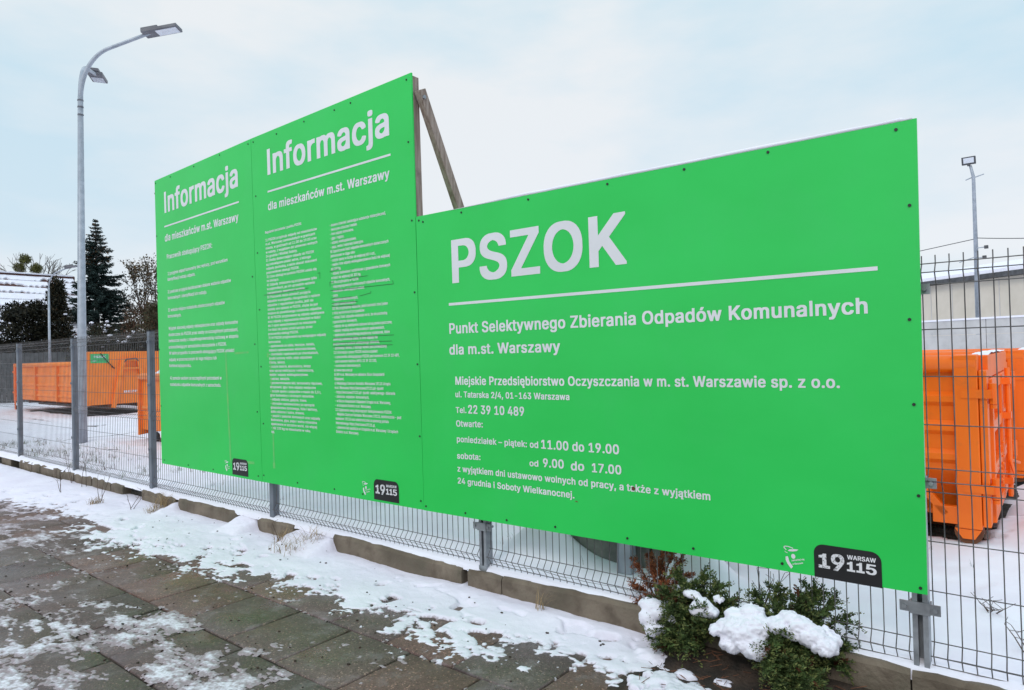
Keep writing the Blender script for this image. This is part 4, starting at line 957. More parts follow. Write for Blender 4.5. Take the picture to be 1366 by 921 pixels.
def board(name, corners, label):
    (tlx, tlv), (blx, blv), (brx, brv), (trx, trv) = corners
    r = thing(name, (blx, 0, ZB), label, 'information board')
    mb = MB()
    q = [bp(*c) for c in corners]
    bk = [p + np.array([0, .012, 0]) for p in q]
    mb.add(q + bk, [(0, 1, 2, 3), (7, 6, 5, 4), (0, 4, 5, 1), (1, 5, 6, 2), (2, 6, 7, 3), (3, 7, 4, 0)])
    mb.build('panel', M['green'], r)
    return r
def screws(r, pts):
    for (u, v) in pts:
        c = bp(u, v, .0)
        MB().tube([(c[0], c[1] + .004, c[2]), (c[0], c[1] - .004, c[2])], .0068, 8).build('screw', M['screw'], r)
def badge(r, du):
    q = Vinyl()
    x0, x1, h, rad = 6.5625 + du, 6.838 + du, .1575, .042
    pts = [(x0, .006), (x1, .006)]
    for k in range(7):
        t = k / 6 * math.pi / 2
        pts.append((x1 - rad + rad * math.cos(t), h - rad + rad * math.sin(t)))
    for k in range(7):
        t = math.pi / 2 + k / 6 * math.pi / 2
        pts.append((x0 + rad + rad * math.cos(t), h - rad + rad * math.sin(t)))
    q.poly(pts)
    b = q.build('badge', M['black'], r, .0016)
    one = [(0, 0), (1, 0), (1, .2), (.70, .2), (.70, 1), (.42, 1), (.34, .9), (.02, .84), (.02, .66), (.34, .70), (.34, .2), (0, .2)]
    n = Vinyl()
    def dig(poly, a, b_, lo, hi): n.poly([(a + x * (b_ - a) + du, lo + y * (hi - lo)) for x, y in poly])
    dig(one, 6.700, 6.733, .056, .100)
    dig(one, 6.738, 6.771, .057, .1015)
    n.text('5', 6.776 + du, .057, 6.818 + du, .057, .045)
    n.text('WARSAW', 6.702 + du, .1085, 6.8165 + du, .1115, .0195)
    n.build('badge_lettering', M['white'], b, .0026)
    n = Vinyl()
    dig(one, 6.582, 6.630, .052, .118)
    n.text('9', 6.635 + du, .049, 6.690 + du, .049, .074)
    nn = n.build('badge_numerals', M['white'], b, .0026)
    rnd = random.Random(4)
    sp = Vinyl()
    for i in range(120):
        u = 6.578 + rnd.random() * .116 + du; v = .047 + rnd.random() * .080
        a = rnd.random() * 3.14; l = .003 + rnd.random() * .004
        sp.stroke([(u, v), (u + l * math.cos(a), v + l * math.sin(a))], .0016)
    sp.build('badge_speckle', M['black'], b, .0032)
    e = Vinyl()
    e.stroke([(6.441 + du, .108), (6.430 + du, .118), (6.434 + du, .124), (6.450 + du, .125), (6.472 + du, .1195)], .004)
    e.stroke([(6.434 + du, .102), (6.438 + du, .097), (6.446 + du, .094)], .0025)
    e.poly([(6.447 + du, .1055), (6.456 + du, .1125), (6.474 + du, .1165), (6.496 + du, .1175), (6.486 + du, .109), (6.470 + du, .1045), (6.455 + du, .1035)])
    e.poly([(6.4715 + .0095 * math.cos(t) + du, .0825 + .0115 * math.sin(t)) for t in [k * math.pi / 6 for k in range(12)]])
    e.poly([(6.4365 + du, .076), (6.4475 + du, .0795), (6.4530 + du, .056), (6.4690 + du, .034), (6.4600 + du, .0235), (6.4450 + du, .043), (6.4370 + du, .060)])
    e.text('zakochaj się', 6.463 + du, .058, 6.520 + du, .073, .0085)
    e.text('w Warszawie', 6.467 + du, .042, 6.514 + du, .055, .0085)
    e.build('emblem', M['white'], r, .0016)

def boards():
    psz = board('information_board', [(4.021, 2.02), (4.008, -.011), (7.004, .011), (7.026, 1.986)],
                'wide low green board headed PSZOK with opening hours in white lettering')
    mid = board('information_board', [(1.9475, 3.018), (1.9645, -.015), (4.006, -.009), (4.02, 3.022)],
                'tall green board headed Informacja with two columns of small text, beside the wide board')
    lef = board('information_board', [(.037, 2.989), (.007, -.01), (1.9605, -.015), (1.9435, 3.018)],
                'tall green board headed Informacja with one column of text, nearest the lamp post')
    by = {'P': psz, 'M': mid, 'F': lef}
    for (b, txt, u0, v0, u1, v1, cap) in TEXTS:
        q = Vinyl()
        q.text(txt, u0, v0, u1, v1, cap)
        q.build('headline' if txt in ('PSZOK', 'Informacja') else 'text_line', M['white'], by[b], .0014)
    def column(v, lines, u0, v0, step, umax, cap):
        wmax = 0
        for t in lines:
            if t.strip(): wmax = max(wmax, np.ptp(layout(t)[0][:, 0]))
        sx = (umax - u0) / wmax
        for i, t in enumerate(lines):
            if t.strip(): v.text(t, u0, v0 - i * step, 0, 0, cap, fixed=sx)
    q = Vinyl()
    q.text('Regulamin korzystania z punktu PSZOK:', 2.131, 2.151, 2.671, 2.155, .0215)
    column(q, COL1, 2.134, 2.084, .0353, 2.955, .0215)
    q.build('text_column', M['white'], mid, .0014)
    q = Vinyl()
    column(q, COL2, 3.047, 2.085, .03427, 3.806, .0215)
    q.build('text_column', M['white'], mid, .0014)
    for k, u0, v0, u1, v1, t in (('P', 4.311, 1.394, 6.863, 1.38, .0175), ('M', 2.189, 2.506, 3.782, 2.501, .0155), ('F', .235, 2.474, 1.717, 2.496, .0155)):
        q = Vinyl(); q.stroke([(u0, v0), (u1, v1)], t); q.build('rule_line', M['white'], by[k], .0014)
    badge(psz, 0); badge(mid, -3.083); badge(lef, -5.105)
    pen = Vinyl()
    for s in PEN: pen.stroke([np.array(p) for p in s], .0032)
    pen.build('pen_marks', M['pen'], mid, .0022)
    t = Vinyl()
    t.stroke([(1.398, 1.141), (1.431, .107)], .028); t.stroke([(1.56, 1.126), (1.80, 1.131)], .018); t.stroke([(1.60, .134), (1.84, .141)], .024)
    t.build('tape_residue', M['tape'], lef, .0008)
    t = Vinyl()
    t.stroke([(2.154, 1.06), (2.157, .17)], .02); t.stroke([(2.156, .17), (2.158, .12)], .034); t.stroke([(2.10, 1.10), (2.125, 1.10)], .04)
    t.build('tape_residue', M['tape'], mid, .0008)
    t = Vinyl()
    t.poly([(5.637, .302), (5.652, .298), (5.661, .312), (5.650, .323), (5.639, .319)]); t.poly([(5.268, .197), (5.284, .193), (5.286, .198), (5.270, .202)])
    t.build('rust_stain', M['rust'], psz, .0024)
    screws(psz, [(4.05, 1.99), (4.09, 1.975), (4.45, 1.985), (5.0, 1.98), (5.55, 1.975), (6.0, 1.97), (6.42, 1.97), (6.95, 1.955), (6.99, 1.63), (6.975, 1.155), (6.98, .80), (6.985, .42), (6.98, .035),
                 (6.42, .04), (5.98, .04), (5.60, .035), (5.12, .03), (4.75, .02), (4.40, .02), (4.03, .02)])
    screws(mid, [(1.985, 2.98), (2.35, 2.97), (2.75, 2.98), (3.15, 2.975), (3.35, 2.98), (3.97, 2.985), (3.97, 2.55), (3.98, 2.0), (3.985, 1.5), (3.99, 1.0), (3.99, .5), (3.98, .05),
                 (1.99, .045), (2.5, .03), (3.0, .03), (3.35, .03), (2.0, 2.5), (2.0, 2.0), (2.005, 1.5), (2.0, 1.0), (2.01, .5)])
    screws(lef, [(.06, 2.96), (.4, 2.965), (.9, 2.975), (1.4, 2.985), (1.90, 2.98), (.05, 2.4), (.04, 1.8), (.03, 1.2), (.03, .6), (.07, .03), (.6, .02), (1.1, .02), (1.9, .03), (1.915, .6), (1.91, 1.2), (1.905, 1.8)])
    # timber frames and braces behind
    Z3 = ZB + 3.0
    for r, xs, top in ((lef, (.07, 1.0, 1.90), Z3 - .012), (mid, (2.00, 3.0, 3.985), Z3 + .005), (psz, (4.06, 5.5, 6.93), ZB + 1.96)):
        y0 = -.018 if top > 3 else -.004
        for x in xs:
            MB().add([(x - .033, .014 + LEAN * (-.2), ZB + .02), (x + .033, .014 + LEAN * (-.2), ZB + .02), (x + .033, .072, ZB + .02), (x - .033, .072, ZB + .02),
                      (x - .033, .014 + LEAN * (top - ZB), top), (x + .033, .014 + LEAN * (top - ZB), top), (x + .033, .070 + LEAN * (top - ZB), top), (x - .033, .070 + LEAN * (top - ZB), top)],
                     [(3, 2, 1, 0), (4, 5, 6, 7), (0, 1, 5, 4), (1, 2, 6, 5), (2, 3, 7, 6), (3, 0, 4, 7)]).build('timber_upright', M['wood'], r)
        if top > 3:
            for x in xs:
                sx = .068 if x > 1.5 else -.068
                b = MB().bar((x + sx, .012, top - .10), (x + sx, 1.62, .06), .05, .068, side=(0, 1, 0)).build('timber_brace', M['wood'], r, bevel=.003)
                MB().tube([(x + sx * .4, .022, top - .155), (x + sx + math.copysign(.038, sx), .022, top - .155)], .014, 8).build('bolt', M['galv'], b)
    # snow on the top edge of the wide board
    mb = MB(); V = []; F = []
    n = 120
    for i in range(n + 1):
        t = i / n
        u = 4.35 + t * 2.66
        v = 2.016 - (u - 4.02) / 3 * .033
        h = .004 + .016 * float(sstep(0, .25, np.array(t))) * (.75 + .5 * float(vnoise(np.array(u * 9), np.array(1.3)))) * (1 if i < n - 1 else .3)
        y = LEAN * v
        z = ZB + v + .0015
        for yy, zz in ((.000, 0), (-.004, h * .55), (.016, h), (.045, h * .95), (.066, h * .4), (.062, 0)):
            V.append((u, y + yy, z + zz))
    for i in range(n):
        for q in range(5):
            k = i * 6 + q
            F.append((k, k + 6, k + 7, k + 1))
        F.append((i * 6 + 5, i * 6 + 11, i * 6 + 6, i * 6))
    F.append(tuple(range(6))); F.append(tuple(n * 6 + q for q in range(5, -1, -1)))
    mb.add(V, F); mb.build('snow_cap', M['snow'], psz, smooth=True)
    # galvanised stay behind the wide board
    mb = MB()
    x, y = 5.325, .46
    mb.box(x - .045, x - .040, y - .03, y + .04, .12, 1.9); mb.box(x + .040, x + .045, y - .03, y + .04, .12, 1.9); mb.box(x - .0395, x + .0395, y - .026, y - .021, .12, 1.9)
    mb.box(x - .04, x + .04, .02, y - .03, 1.80, 1.86)
    mb.build('support_post', M['lamp_galv'], psz)
boards()

# concrete ballast blocks behind the wide board
for (x0, x1, y0, y1, lab) in ((4.80, 5.428, .57, 1.10, 'grey concrete ballast block in the snow behind the wide board, left of the pair'),
                              (5.44, 5.74, .575, 1.10, 'grey concrete ballast block in the snow behind the wide board, right of the pair')):
    b = MB().box(x0, x1, y0, y1, .05, .60).build('concrete_block', M['concrete2'], bevel=.012)
    tag(b, lab, 'concrete block', 'ballast blocks behind the boards')
# ================================================================== SKIPS
def skip(loc, L, W, H, label, zf=.28, hook=True, placard=False, front_h=None, group='orange roll-off skips in the yard', door_end='-x', ribs=3, posts=2, chamfer=True):
    """open roll-off skip; hook end at one end of X, doors at the other. loc = corner at (xmin, ymin) on the ground"""
    X, Y, G = loc
    r = thing('roll_off_skip', (X + L / 2, Y + W / 2, G), label, 'skip', group)
    fh = front_h or H
    dx = X if door_end == '-x' else X + L                  # door end plane
    hx = X + L if door_end == '-x' else X                  # hook end plane
    sg = -1 if door_end == '-x' else 1                     # outward at the door end
    zb = G + zf
    zc = G + zf + (.36 if chamfer else .05)                # below this the sides slope in
    body = MB()
    for y, s in ((Y + .07, 1), (Y + W - .07, -1)):
        prof = [(y, G + H - .05), (y, zc), (y + s * .28, zb), (y + s * .31, zb + .02), (y + s * .03, zc + .01), (y + s * .03, G + H - .05)]
        body.prism(prof, 'x', X + .05, X + L - .05)
    body.box(X + .05, X + L - .05, Y + .33, Y + W - .33, zb - .005, zb + .03)
    body.build('body', M['orange'], r)
    fr = MB()                                              # hook end wall
    pr = [(Y, zc - .1), (Y, G + fh), (Y + W, G + fh), (Y + W, zc - .1), (Y + W - .25, zb - .02), (Y + .25, zb - .02)]
    fr.prism(pr, 'x', min(hx, hx + sg * .05), max(hx, hx + sg * .05))
    fr.build('front_wall', M['orange'], r, bevel=.008)
    for y in (Y + .055, Y + W - .055):
        MB().tube([(X + .06, y, G + H - .055), (X + L - .06, y, G + H - .055)], .062, 12).build('top_rail', M['orange'], r, smooth=True)
    span = (L - .4) / (posts + 1)
    for s, y in ((1, Y), (-1, Y + W)):
        xs = [X + .2 + span * (i + 1) for i in range(posts)]
        for x in xs:
            MB().prism([(y + s * .005, G + H - .10), (y + s * .005, zc), (y + s * .26, zb - .01), (y + s * .32, zb), (y + s * .075, zc + .02), (y + s * .075, G + H - .10)],
                       'x', x - .05, x + .05).build('side_post', M['orange'], r, bevel=.006)
        for i in range(ribs):
            z = zc + (G + H - .2 - zc) * (i + .5) / ribs
            hh = .055
            rb = MB()
            for a, b in zip([X + .1] + [q + .055 for q in xs], [q - .055 for q in xs] + [X + L - .1]):
                rb.prism([(y + s * .075, z - hh), (y + s * .035, z - hh * .35), (y + s * .035, z + hh * .35), (y + s * .075, z + hh)], 'x', a, b)
            rb.build('pressed_rib', M['orange'], r)
    # corner posts and door leaves
    for y0 in (Y, Y + W - .17):
        MB().box(min(dx - sg * .05, dx - sg * .19), max(dx - sg * .05, dx - sg * .19), y0, y0 + .17, zb - .02, G + H + .008).build('corner_post', M['orange2'], r, bevel=.008)
        yq = y0 + .014 if y0 < Y + 1 else y0
        MB().box(min(dx - sg * .046, dx), max(dx - sg * .046, dx), yq, yq + .156, zb - .0, G + H - .10).build('door_edge', M['orange2'], r, bevel=.006)
    MB().box(min(dx, dx - sg * .12), max(dx, dx - sg * .12), Y + .171, Y + W - .171, G + H - .16, G + H).build('door_header', M['orange2'], r, bevel=.006)
    for k in (0, 1):
        a = Y + .19 + k * (W - .38) / 2; b = a + (W - .38) / 2 - .015
        d = MB()
        x1 = dx - sg * .06
        d.box(min(x1, x1 - sg * .03), max(x1, x1 - sg * .03), a, b, zb, G + H - .165)
        dl = d.build('door', M['orange2'], r)
        f = MB()
        xo = dx + sg * .02
        xa, xb = min(xo, x1), max(xo, x1)
        for ya, yb in ((a, a + .08), (b - .08, b)): f.box(xa, xb, ya, yb, zb, G + H - .165)
        for i in range(4):
            z = zb + .0 + (G + H - .165 - zb - .08) * i / 3
            f.box(xa + .003, xb - .003, a + .081, b - .081, z, z + .08)
        f.build('door_frame', M['orange2'], dl, bevel=.005)
        yl = b - .03 if k == 0 else a + .03
        lk = MB().tube([(dx + sg * .055, yl, zb + .02), (dx + sg * .055, yl, G + H - .12)], .016, 8)
        for z in (zb + .12, zb + .55 * (H - zf), G + H - .25):
            lk.box(min(dx + sg * .02, dx + sg * .075), max(dx + sg * .02, dx + sg * .075), yl - .03, yl + .03, z, z + .05)
        lk.tube([(dx + sg * .06, yl, zb + .30), (dx + sg * .10, yl + (.3 if k else -.3), zb + .24)], .012, 6)
        lk.build('locking_bar', M['orange2'], dl, smooth=False)
        ch = MB(); p0 = Vector((dx + sg * .03, (a + b) / 2 - .2, zb + .5))
        for i in range(12):
            t = i / 11
            q = p0 + Vector((0, .40 * t, -.30 * math.sin(t * 3.0) + .02 * (i % 2)))
            ch.ball(q, (.012, .022, .012), 1)
        ch.build('chain', M['orange2'], dl)
    for y in (Y + .06, Y + W - .06):
        hb = MB()
        for z in (G + H - .26, zb + .26):
            hb.tube([(dx + sg * .03, y, z - .07), (dx + sg * .03, y, z + .07)], .028, 10)
            hb.tube([(dx + sg * .03, y, z - .10), (dx + sg * .03, y, z - .075)], .022, 10)
            hb.box(min(dx + sg * .004, dx + sg * .03), max(dx + sg * .004, dx + sg * .03), y - .05, y + .06, z - .03, z + .03)
            ys = Y - .006 if y < Y + 1 else Y + W + .002
            hb.box(min(dx - sg * .15, dx + sg * .02), max(dx - sg * .15, dx + sg * .02), ys, ys + .004, z - .03, z + .03)
        hb.build('hinge', M['orange2'], r)
    # underframe, rollers, side struts
    u = MB()
    for y in (Y + W / 2 - .55, Y + W / 2 + .47):
        u.box(X + .12, X + L - .06, y, y + .09, zb - .16, zb - .006)
    for i in range(5):
        x = X + .4 + i * (L - .9) / 4
        u.box(x, x + .08, Y + .30, Y + W - .30, zb - .09, zb - .008)
    u.build('underframe', M['rust'], r)
    for y in (Y + .01, Y + W - .14):
        k = MB()
        xc = dx - sg * .13
        k.prism([(xc - .080, zb - .024), (xc + .075, zb - .024), (xc + .035, G + .04), (xc - .035, G + .04)], 'y', y, y + .015)
        k.prism([(xc - .080, zb - .024), (xc + .075, zb - .024), (xc + .035, G + .04), (xc - .035, G + .04)], 'y', y + .115, y + .13)
        br = k.build('roller_bracket', M['orange2'], r)
        MB().tube([(xc, y + .018, G + .085), (xc, y + .112, G + .085)], .085, 18).build('roller', M['rust'], br)
        k = MB().tube([(hx + sg * .5, y + .02, G + .09), (hx + sg * .5, y + .12, G + .09)], .09, 16)
        k.box(hx + sg * .5 - .03, hx + sg * .5 + .03, y + .05, y + .09, G + .09, zb)
        k.build('roller', M['rubber'], r)
    for y, s in ((Y + .02, 1), (Y + W - .02, -1)):
        st = MB().bar((dx - sg * .62, y + s * .03, zc + .16), (dx - sg * .26, y + s * .03, zb + .06), .05, .06, side=(0, 1, 0))
        st.box(min(dx - sg * .19, dx - sg * .34), max(dx - sg * .19, dx - sg * .34), y, y + s * .06 if s > 0 else y + .001, zb + .0, zb + .12) if s > 0 else None
        st.build('side_strut', M['orange2'], r, bevel=.004)
    if hook:
        h = MB()
        yc = Y + W / 2
        o = -sg
        for s in (-1, 1):
            h.bar((hx + o * .05, yc + s * .46, zb - .12), (hx + o * .05, yc + s * .20, G + fh - .26), .09, .11, side=(1, 0, 0))
        h.box(min(hx + o * .002, hx + o * .10), max(hx + o * .002, hx + o * .10), yc - .20, yc + .20, G + fh - .50, G + fh - .44)
        h.box(min(hx + o * .002, hx + o * .10), max(hx + o * .002, hx + o * .10), yc - .26, yc + .26, G + fh - .27, G + fh - .2)
        hk = h.build('hook_frame', M['orange'], r, bevel=.005)
        MB().tube([(hx + o * .06, yc - .24, G + fh - .38), (hx + o * .12, yc - .12, G + fh - .22), (hx + o * .12, yc + .12, G + fh - .20), (hx + o * .06, yc + .26, G + fh - .34)], .02, 6).build('hook_bar', M['gutter'], hk)
    if placard:
        p = MB().box(hx, hx + .006, Y + .20, Y + .66, G + fh - .31, G + fh - .06).build('placard', M['placard'], r)
        def flat(txt, y, z, wd, cap, par, x):
            P, F = layout(txt)
            P = P - [P[:, 0].min(), 0]
            k = wd / np.ptp(P[:, 0])
            V = np.stack([np.full(len(P), x), y + P[:, 0] * k, z + P[:, 1] * cap], -1)
            fast_mesh('placard_lettering', V, F, M['white'], par)
        flat('PSZOK', Y + .28, G + fh - .17, .30, .06, p, hx + .0075)
        flat('odpady', Y + .24, G + fh - .26, .11, .022, p, hx + .0075)
        flat('BEZPYŁ', Y + W / 2 - .16, zb + .28, .36, .06, r, hx + .0075)
        cb = MB().tube([(hx + .02, Y + .45, G + fh - .05), (hx + .03, Y + .62, G + fh - .28), (hx + .03, Y + .80, G + fh - .48)], .012, 5)
        cb.ball((hx + .03, Y + .74, G + fh - .42), .025, 1)
        cb.build('strap', M['rubber'], r)
    return r

def heap(name, x0, x1, y0, y1, fn, parent, nx=60, ny=40):
    V, F = grid_cut(np.linspace(x0, x1, nx), np.linspace(y0, y1, ny), fn, -9)
    return fast_mesh(name, V, F, M['snow'], parent, smooth=True)

M['orange'], _keep = M['orange_pale'], M['orange']
r = skip((-18.75, 3.62, .17), 5.86, 2.40, 1.50, 'long orange skip with hook frame and small green placard on its front wall', zf=.33, chamfer=False, placard=True, front_h=1.76, ribs=3, posts=2)
heap('snow_load', -18.6, -12.95, 3.75, 5.9, lambda x, y: 1.35 + .1 * fbm(x, y), r)
r = skip((-5.50, 2.0, .18), 3.7, 2.3, 1.21, 'orange skip heaped with snow, close behind the first tall board', zf=.16, hook=False, ribs=1, posts=3, door_end='+x', chamfer=False)
heap('snow_load', -5.42, -1.9, 2.055, 4.2, lambda x, y: 1.33 + .40 * sstep(-.25, 1.1, (x + 5.40)) * sstep(0, .22, y - 2.055) * (.75 + .5 * fbm(x * 1.2, y * 1.2)) + .03 * fbm(x * 6, y * 6), r, 80, 90)
M['orange'] = _keep
r = skip((3.1, 2.3, .185), 3.97, 2.40, 1.295, 'orange skip with closed rear doors seen right of the wide board, nearest the fence', zf=.13, door_end='+x', ribs=3, posts=1)
heap('snow_load', 3.3, 6.9, 2.42, 4.6, lambda x, y: 1.22 + .1 * fbm(x, y), r)
heap('snow_load', 6.955, 7.06, 2.60, 4.55, lambda x, y: 1.478 + .028 * fbm(x * 8, y * 5) * sstep(2.60, 2.95, y), r, 8, 40)
r2 = copy_tree(r)
r2.location = r.location + Vector((.17, 2.75, 0))
r2['label'] = 'orange skip mostly hidden, standing one place behind the skip with rear doors'

# ================================================================== LAMPS
def arc(base, d, z0, z1, reach, n=16, tilt=.22):
    """quarter-ish curve from vertical at (base, z0) to nearly level at reach"""
    pts = []
    R = (z1 - z0)
    for i in range(n + 1):
        t = i / n
        a = t * (math.pi / 2 - tilt)
        x = reach * .42 * (1 - math.cos(a)) / (1 - math.sin(tilt))
        z = z0 + R * .78 * math.sin(a) / math.cos(tilt)
        pts.append(Vector((base[0] + d[0] * x, base[1] + d[1] * x, z)))
    e = Vector((base[0] + d[0] * reach, base[1] + d[1] * reach, z1))
    pts.append((pts[-1] + e) / 2); pts.append(e)
    return pts
def lamp_head(p, d, ln, wd, parent, tilt=.16):
    side = Vector((-d[1], d[0], 0))
    dv = Vector((d[0], d[1], tilt)).normalized()
    nv = side.cross(dv) * -1
    if nv.z < 0: nv = -nv
    p = Vector(p)
    def ob(mb, a0, a1, w_, h0, h1):
        vs = [p + dv * a + side * b + nv * h for h in (h0, h1) for a, b in ((a0, -w_ / 2), (a1, -w_ / 2), (a1, w_ / 2), (a0, w_ / 2))]
        mb.add(vs, [(3, 2, 1, 0), (4, 5, 6, 7), (0, 1, 5, 4), (1, 2, 6, 5), (2, 3, 7, 6), (3, 0, 4, 7)])
    mb = MB(); ob(mb, -.12, ln, wd, -.03, .03); ob(mb, -.14, .16, wd * .55, .0305, .09)
    h = mb.build('lamp_head', M['lamp_head'], parent, bevel=.01)
    mb = MB(); ob(mb, .12, ln - .03, wd * .78, -.036, -.0305); mb.build('lens', M['lens'], h)
bx, by_ = -6.155, 1.331
r = thing('street_lamp', (bx, by_, .18), 'tall grey lamp post with two curved arms standing behind the wire fence', 'street lamp')
tx = bx + .175
MB().tube([(bx, by_, .10), (bx + .03, by_, 1.2), (tx, by_, 6.36)], [.080, .074, .043], 20).build('pole', M['lamp_galv'], r, smooth=True)
mb = MB()
for z in (6.02, 6.16, 6.28): mb.tube([(tx - .005, by_, z), (tx - .005, by_, z + .022)], .049, 16)
mb.build('collar', M['lamp_head'], r)
dA = Vector((.778, .628, 0)); dB = Vector((-.873, .488, 0))
A = arc((tx, by_), dA, 6.30, 7.47, 1.27)
MB().tube(A, [.042 - .012 * i / (len(A) - 1) for i in range(len(A))], 12).build('arm', M['lamp_galv'], r, smooth=True)
lamp_head(A[-1], dA, .52, .25, r)
B = arc((tx, by_), dB, 6.30, 7.33, 1.45, tilt=.15)
MB().tube(B, [.042 - .012 * i / (len(B) - 1) for i in range(len(B))], 12).build('arm', M['lamp_galv'], r, smooth=True)
lamp_head(B[-1], dB, .50, .27, r, .10)

bx, by_ = -20.31, 5.12
r = thing('street_lamp', (bx, by_, .18), 'slim distant lamp post with one curved arm in front of the snowy roof', 'street lamp')
MB().tube([(bx, by_, .1), (bx, by_, 4.35)], [.05, .032], 12).build('pole', M['lamp_galv'], r, smooth=True)
A = arc((bx, by_), dA, 4.33, 5.05, .72)
MB().tube(A, .024, 8).build('arm', M['lamp_galv'], r, smooth=True)
lamp_head(A[-1], dA, .30, .13, r)

bx, by_ = 5.26, 25.8
r = thing('floodlight_mast', (bx, by_, .18), 'slender steel mast with a square floodlight on top, right of the boards', 'floodlight')
MB().tube([(bx, by_, .1), (bx, by_, 7.45), (bx - .07, by_ - .12, 7.85)], [.095, .055, .045], 14).build('pole', M['lamp_galv'], r, smooth=True)
q = Vector((.12, -.99, 0))
mb = MB()
c = Vector((bx - .11, by_ - .16, 8.02))
mb.add([c + Vector((sx * .21, sy * .05 - sz * .05, sz * .125)) for sz in (-1, 1) for sx, sy in ((-1, -1), (1, -1), (1, 1), (-1, 1))],
       [(3, 2, 1, 0), (4, 5, 6, 7), (0, 1, 5, 4), (1, 2, 6, 5), (2, 3, 7, 6), (3, 0, 4, 7)])
mb.box(c.x - .05, c.x + .05, c.y - .03, c.y + .03, c.z - .19, c.z - .126)
h = mb.build('lamp_head', M['gutter'], r, bevel=.01)
mb = MB()
mb.add([c + Vector((sx * .155, -.054 - sz * .035, sz * .085)) for sz, sx in ((-1, -1), (-1, 1), (1, 1), (1, -1))], [(0, 1, 2, 3)])
mb.build('lens', M['lens'], h)
MB().tube([(bx - .22, by_ - .1, 7.36), (bx - .05, by_, 7.44), (bx + .06, by_, 7.44), (bx + .30, by_ + .1, 7.52)], .022, 6).build('bracket', M['lamp_galv'], r)
for z, dx2 in ((4.90, .28), (4.55, .22)):
    cm = MB().tube([(bx - .02, by_ - .06, z - .12), (bx + .04, by_ - .15, z), (bx + dx2, by_ - .25, z)], .018, 6).build('camera_bracket', M['lamp_galv'], r)
    MB().box(bx + dx2 - .02, bx + dx2 + .10, by_ - .33, by_ - .20, z - .06, z + .05).build('security_camera', M['gutter'], cm, bevel=.01)
mb = MB().bar((bx - .5, by_ - .1, 4.45), (bx + .05, by_ - .1, 4.62), .03, .03); mb.build('bracket', M['lamp_galv'], r)
for (p0, p1, sag, lab) in (((-30, 34, 3.4), (bx, by_, 5.25), .5, 'thin overhead cable running left from the floodlight mast'),
                           ((bx, by_, 5.28), (12.5, 21.5, 4.6), .25, 'thin overhead cable running right from the floodlight mast')):
    p0, p1 = Vector(p0), Vector(p1)
    o = MB().tube([p0.lerp(p1, i / 20) - Vector((0, 0, sag * 4 * (i / 20) * (1 - i / 20))) for i in range(21)], .014, 5).build('overhead_cable', M['cable'])
    tag(o, lab, 'cable')

# ================================================================== BUILDINGS RIGHT
hd = Vector((4.147, -3.08, 0)).normalized(); hn = Vector((hd.y, -hd.x, 0))          # along the wall / out of it, towards the yard
H0 = Vector((2.226, 36.411, 0)) - hd * 26
def along(s, o, z): return tuple(H0 + hd * s - hn * o * -1 + Vector((0, 0, z)))
def slab(mb, s0, s1, o0, o1, z0, z1):
    vs = [along(s, o, z) for z in (z0, z1) for s, o in ((s0, o0), (s1, o0), (s1, o1), (s0, o1))]
    mb.add(vs, [(3, 2, 1, 0), (4, 5, 6, 7), (0, 1, 5, 4), (1, 2, 6, 5), (2, 3, 7, 6), (3, 0, 4, 7)])
r = thing('warehouse', tuple(H0 + hd * 26), 'long low beige hall with dark eaves and a snowy roof', 'warehouse')
mb = MB(); slab(mb, 0, 60, -14, 0, 0, 4.45); mb.build('wall', M['wall'], r)
mb = MB()
for s in np.arange(1.2, 60, 1.2): slab(mb, s, s + .03, .002, .012, .05, 4.4)
mb.build('wall_seam', M['panelwall'], r)
mb = MB(); slab(mb, -.4, 60.4, .05, .32, 4.46, 4.66); mb.build('gutter', M['gutter'], r)
mb = MB()
vs = [along(s, o, z) for s in (-.4, 60.4) for o, z in ((.30, 4.67), (.30, 4.82), (-7, 6.0), (-14.2, 4.82), (-14.2, 4.67))]
mb.add(vs, [(4, 3, 2, 1, 0), (5, 6, 7, 8, 9)] + [(i, i + 5, (i + 1) % 5 + 5, (i + 1) % 5) for i in range(5)])
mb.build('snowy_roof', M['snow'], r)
mb = MB(); slab(mb, 33.0, 36.5, -.9, -.5, 4.9, 5.18); mb.build('roof_vent', M['lamp_galv'], r)

W0 = Vector((3.717, 24.804, 0)); wd_ = Vector((6.625 - 3.717, 23.424 - 24.804, 0)).normalized(); wn = Vector((wd_.y, -wd_.x, 0))
r = thing('panel_wall', tuple(W0), 'pale grey boundary wall of concrete panels capped with snow before the hall', 'wall')
def wslab(mb, s0, s1, o0, o1, z0, z1):
    vs = [tuple(W0 + wd_ * s + wn * o + Vector((0, 0, z))) for z in (z0, z1) for s, o in ((s0, o0), (s1, o0), (s1, o1), (s0, o1))]
    mb.add(vs, [(3, 2, 1, 0), (4, 5, 6, 7), (0, 1, 5, 4), (1, 2, 6, 5), (2, 3, 7, 6), (3, 0, 4, 7)])
for i in range(-10, 8):
    mb = MB(); wslab(mb, i * 2.1, i * 2.1 + 2.07, -.06, 0, .05, 1.84); wslab(mb, i * 2.1, i * 2.1 + 2.07, -.06, .0, 1.855, 2.34)
    mb.build('wall_panel', M['panelwall'], r)
mb = MB(); wslab(mb, -21, 16.8, -.10, .03, 2.341, 2.40); mb.build('snow_cap', M['snow'], r)

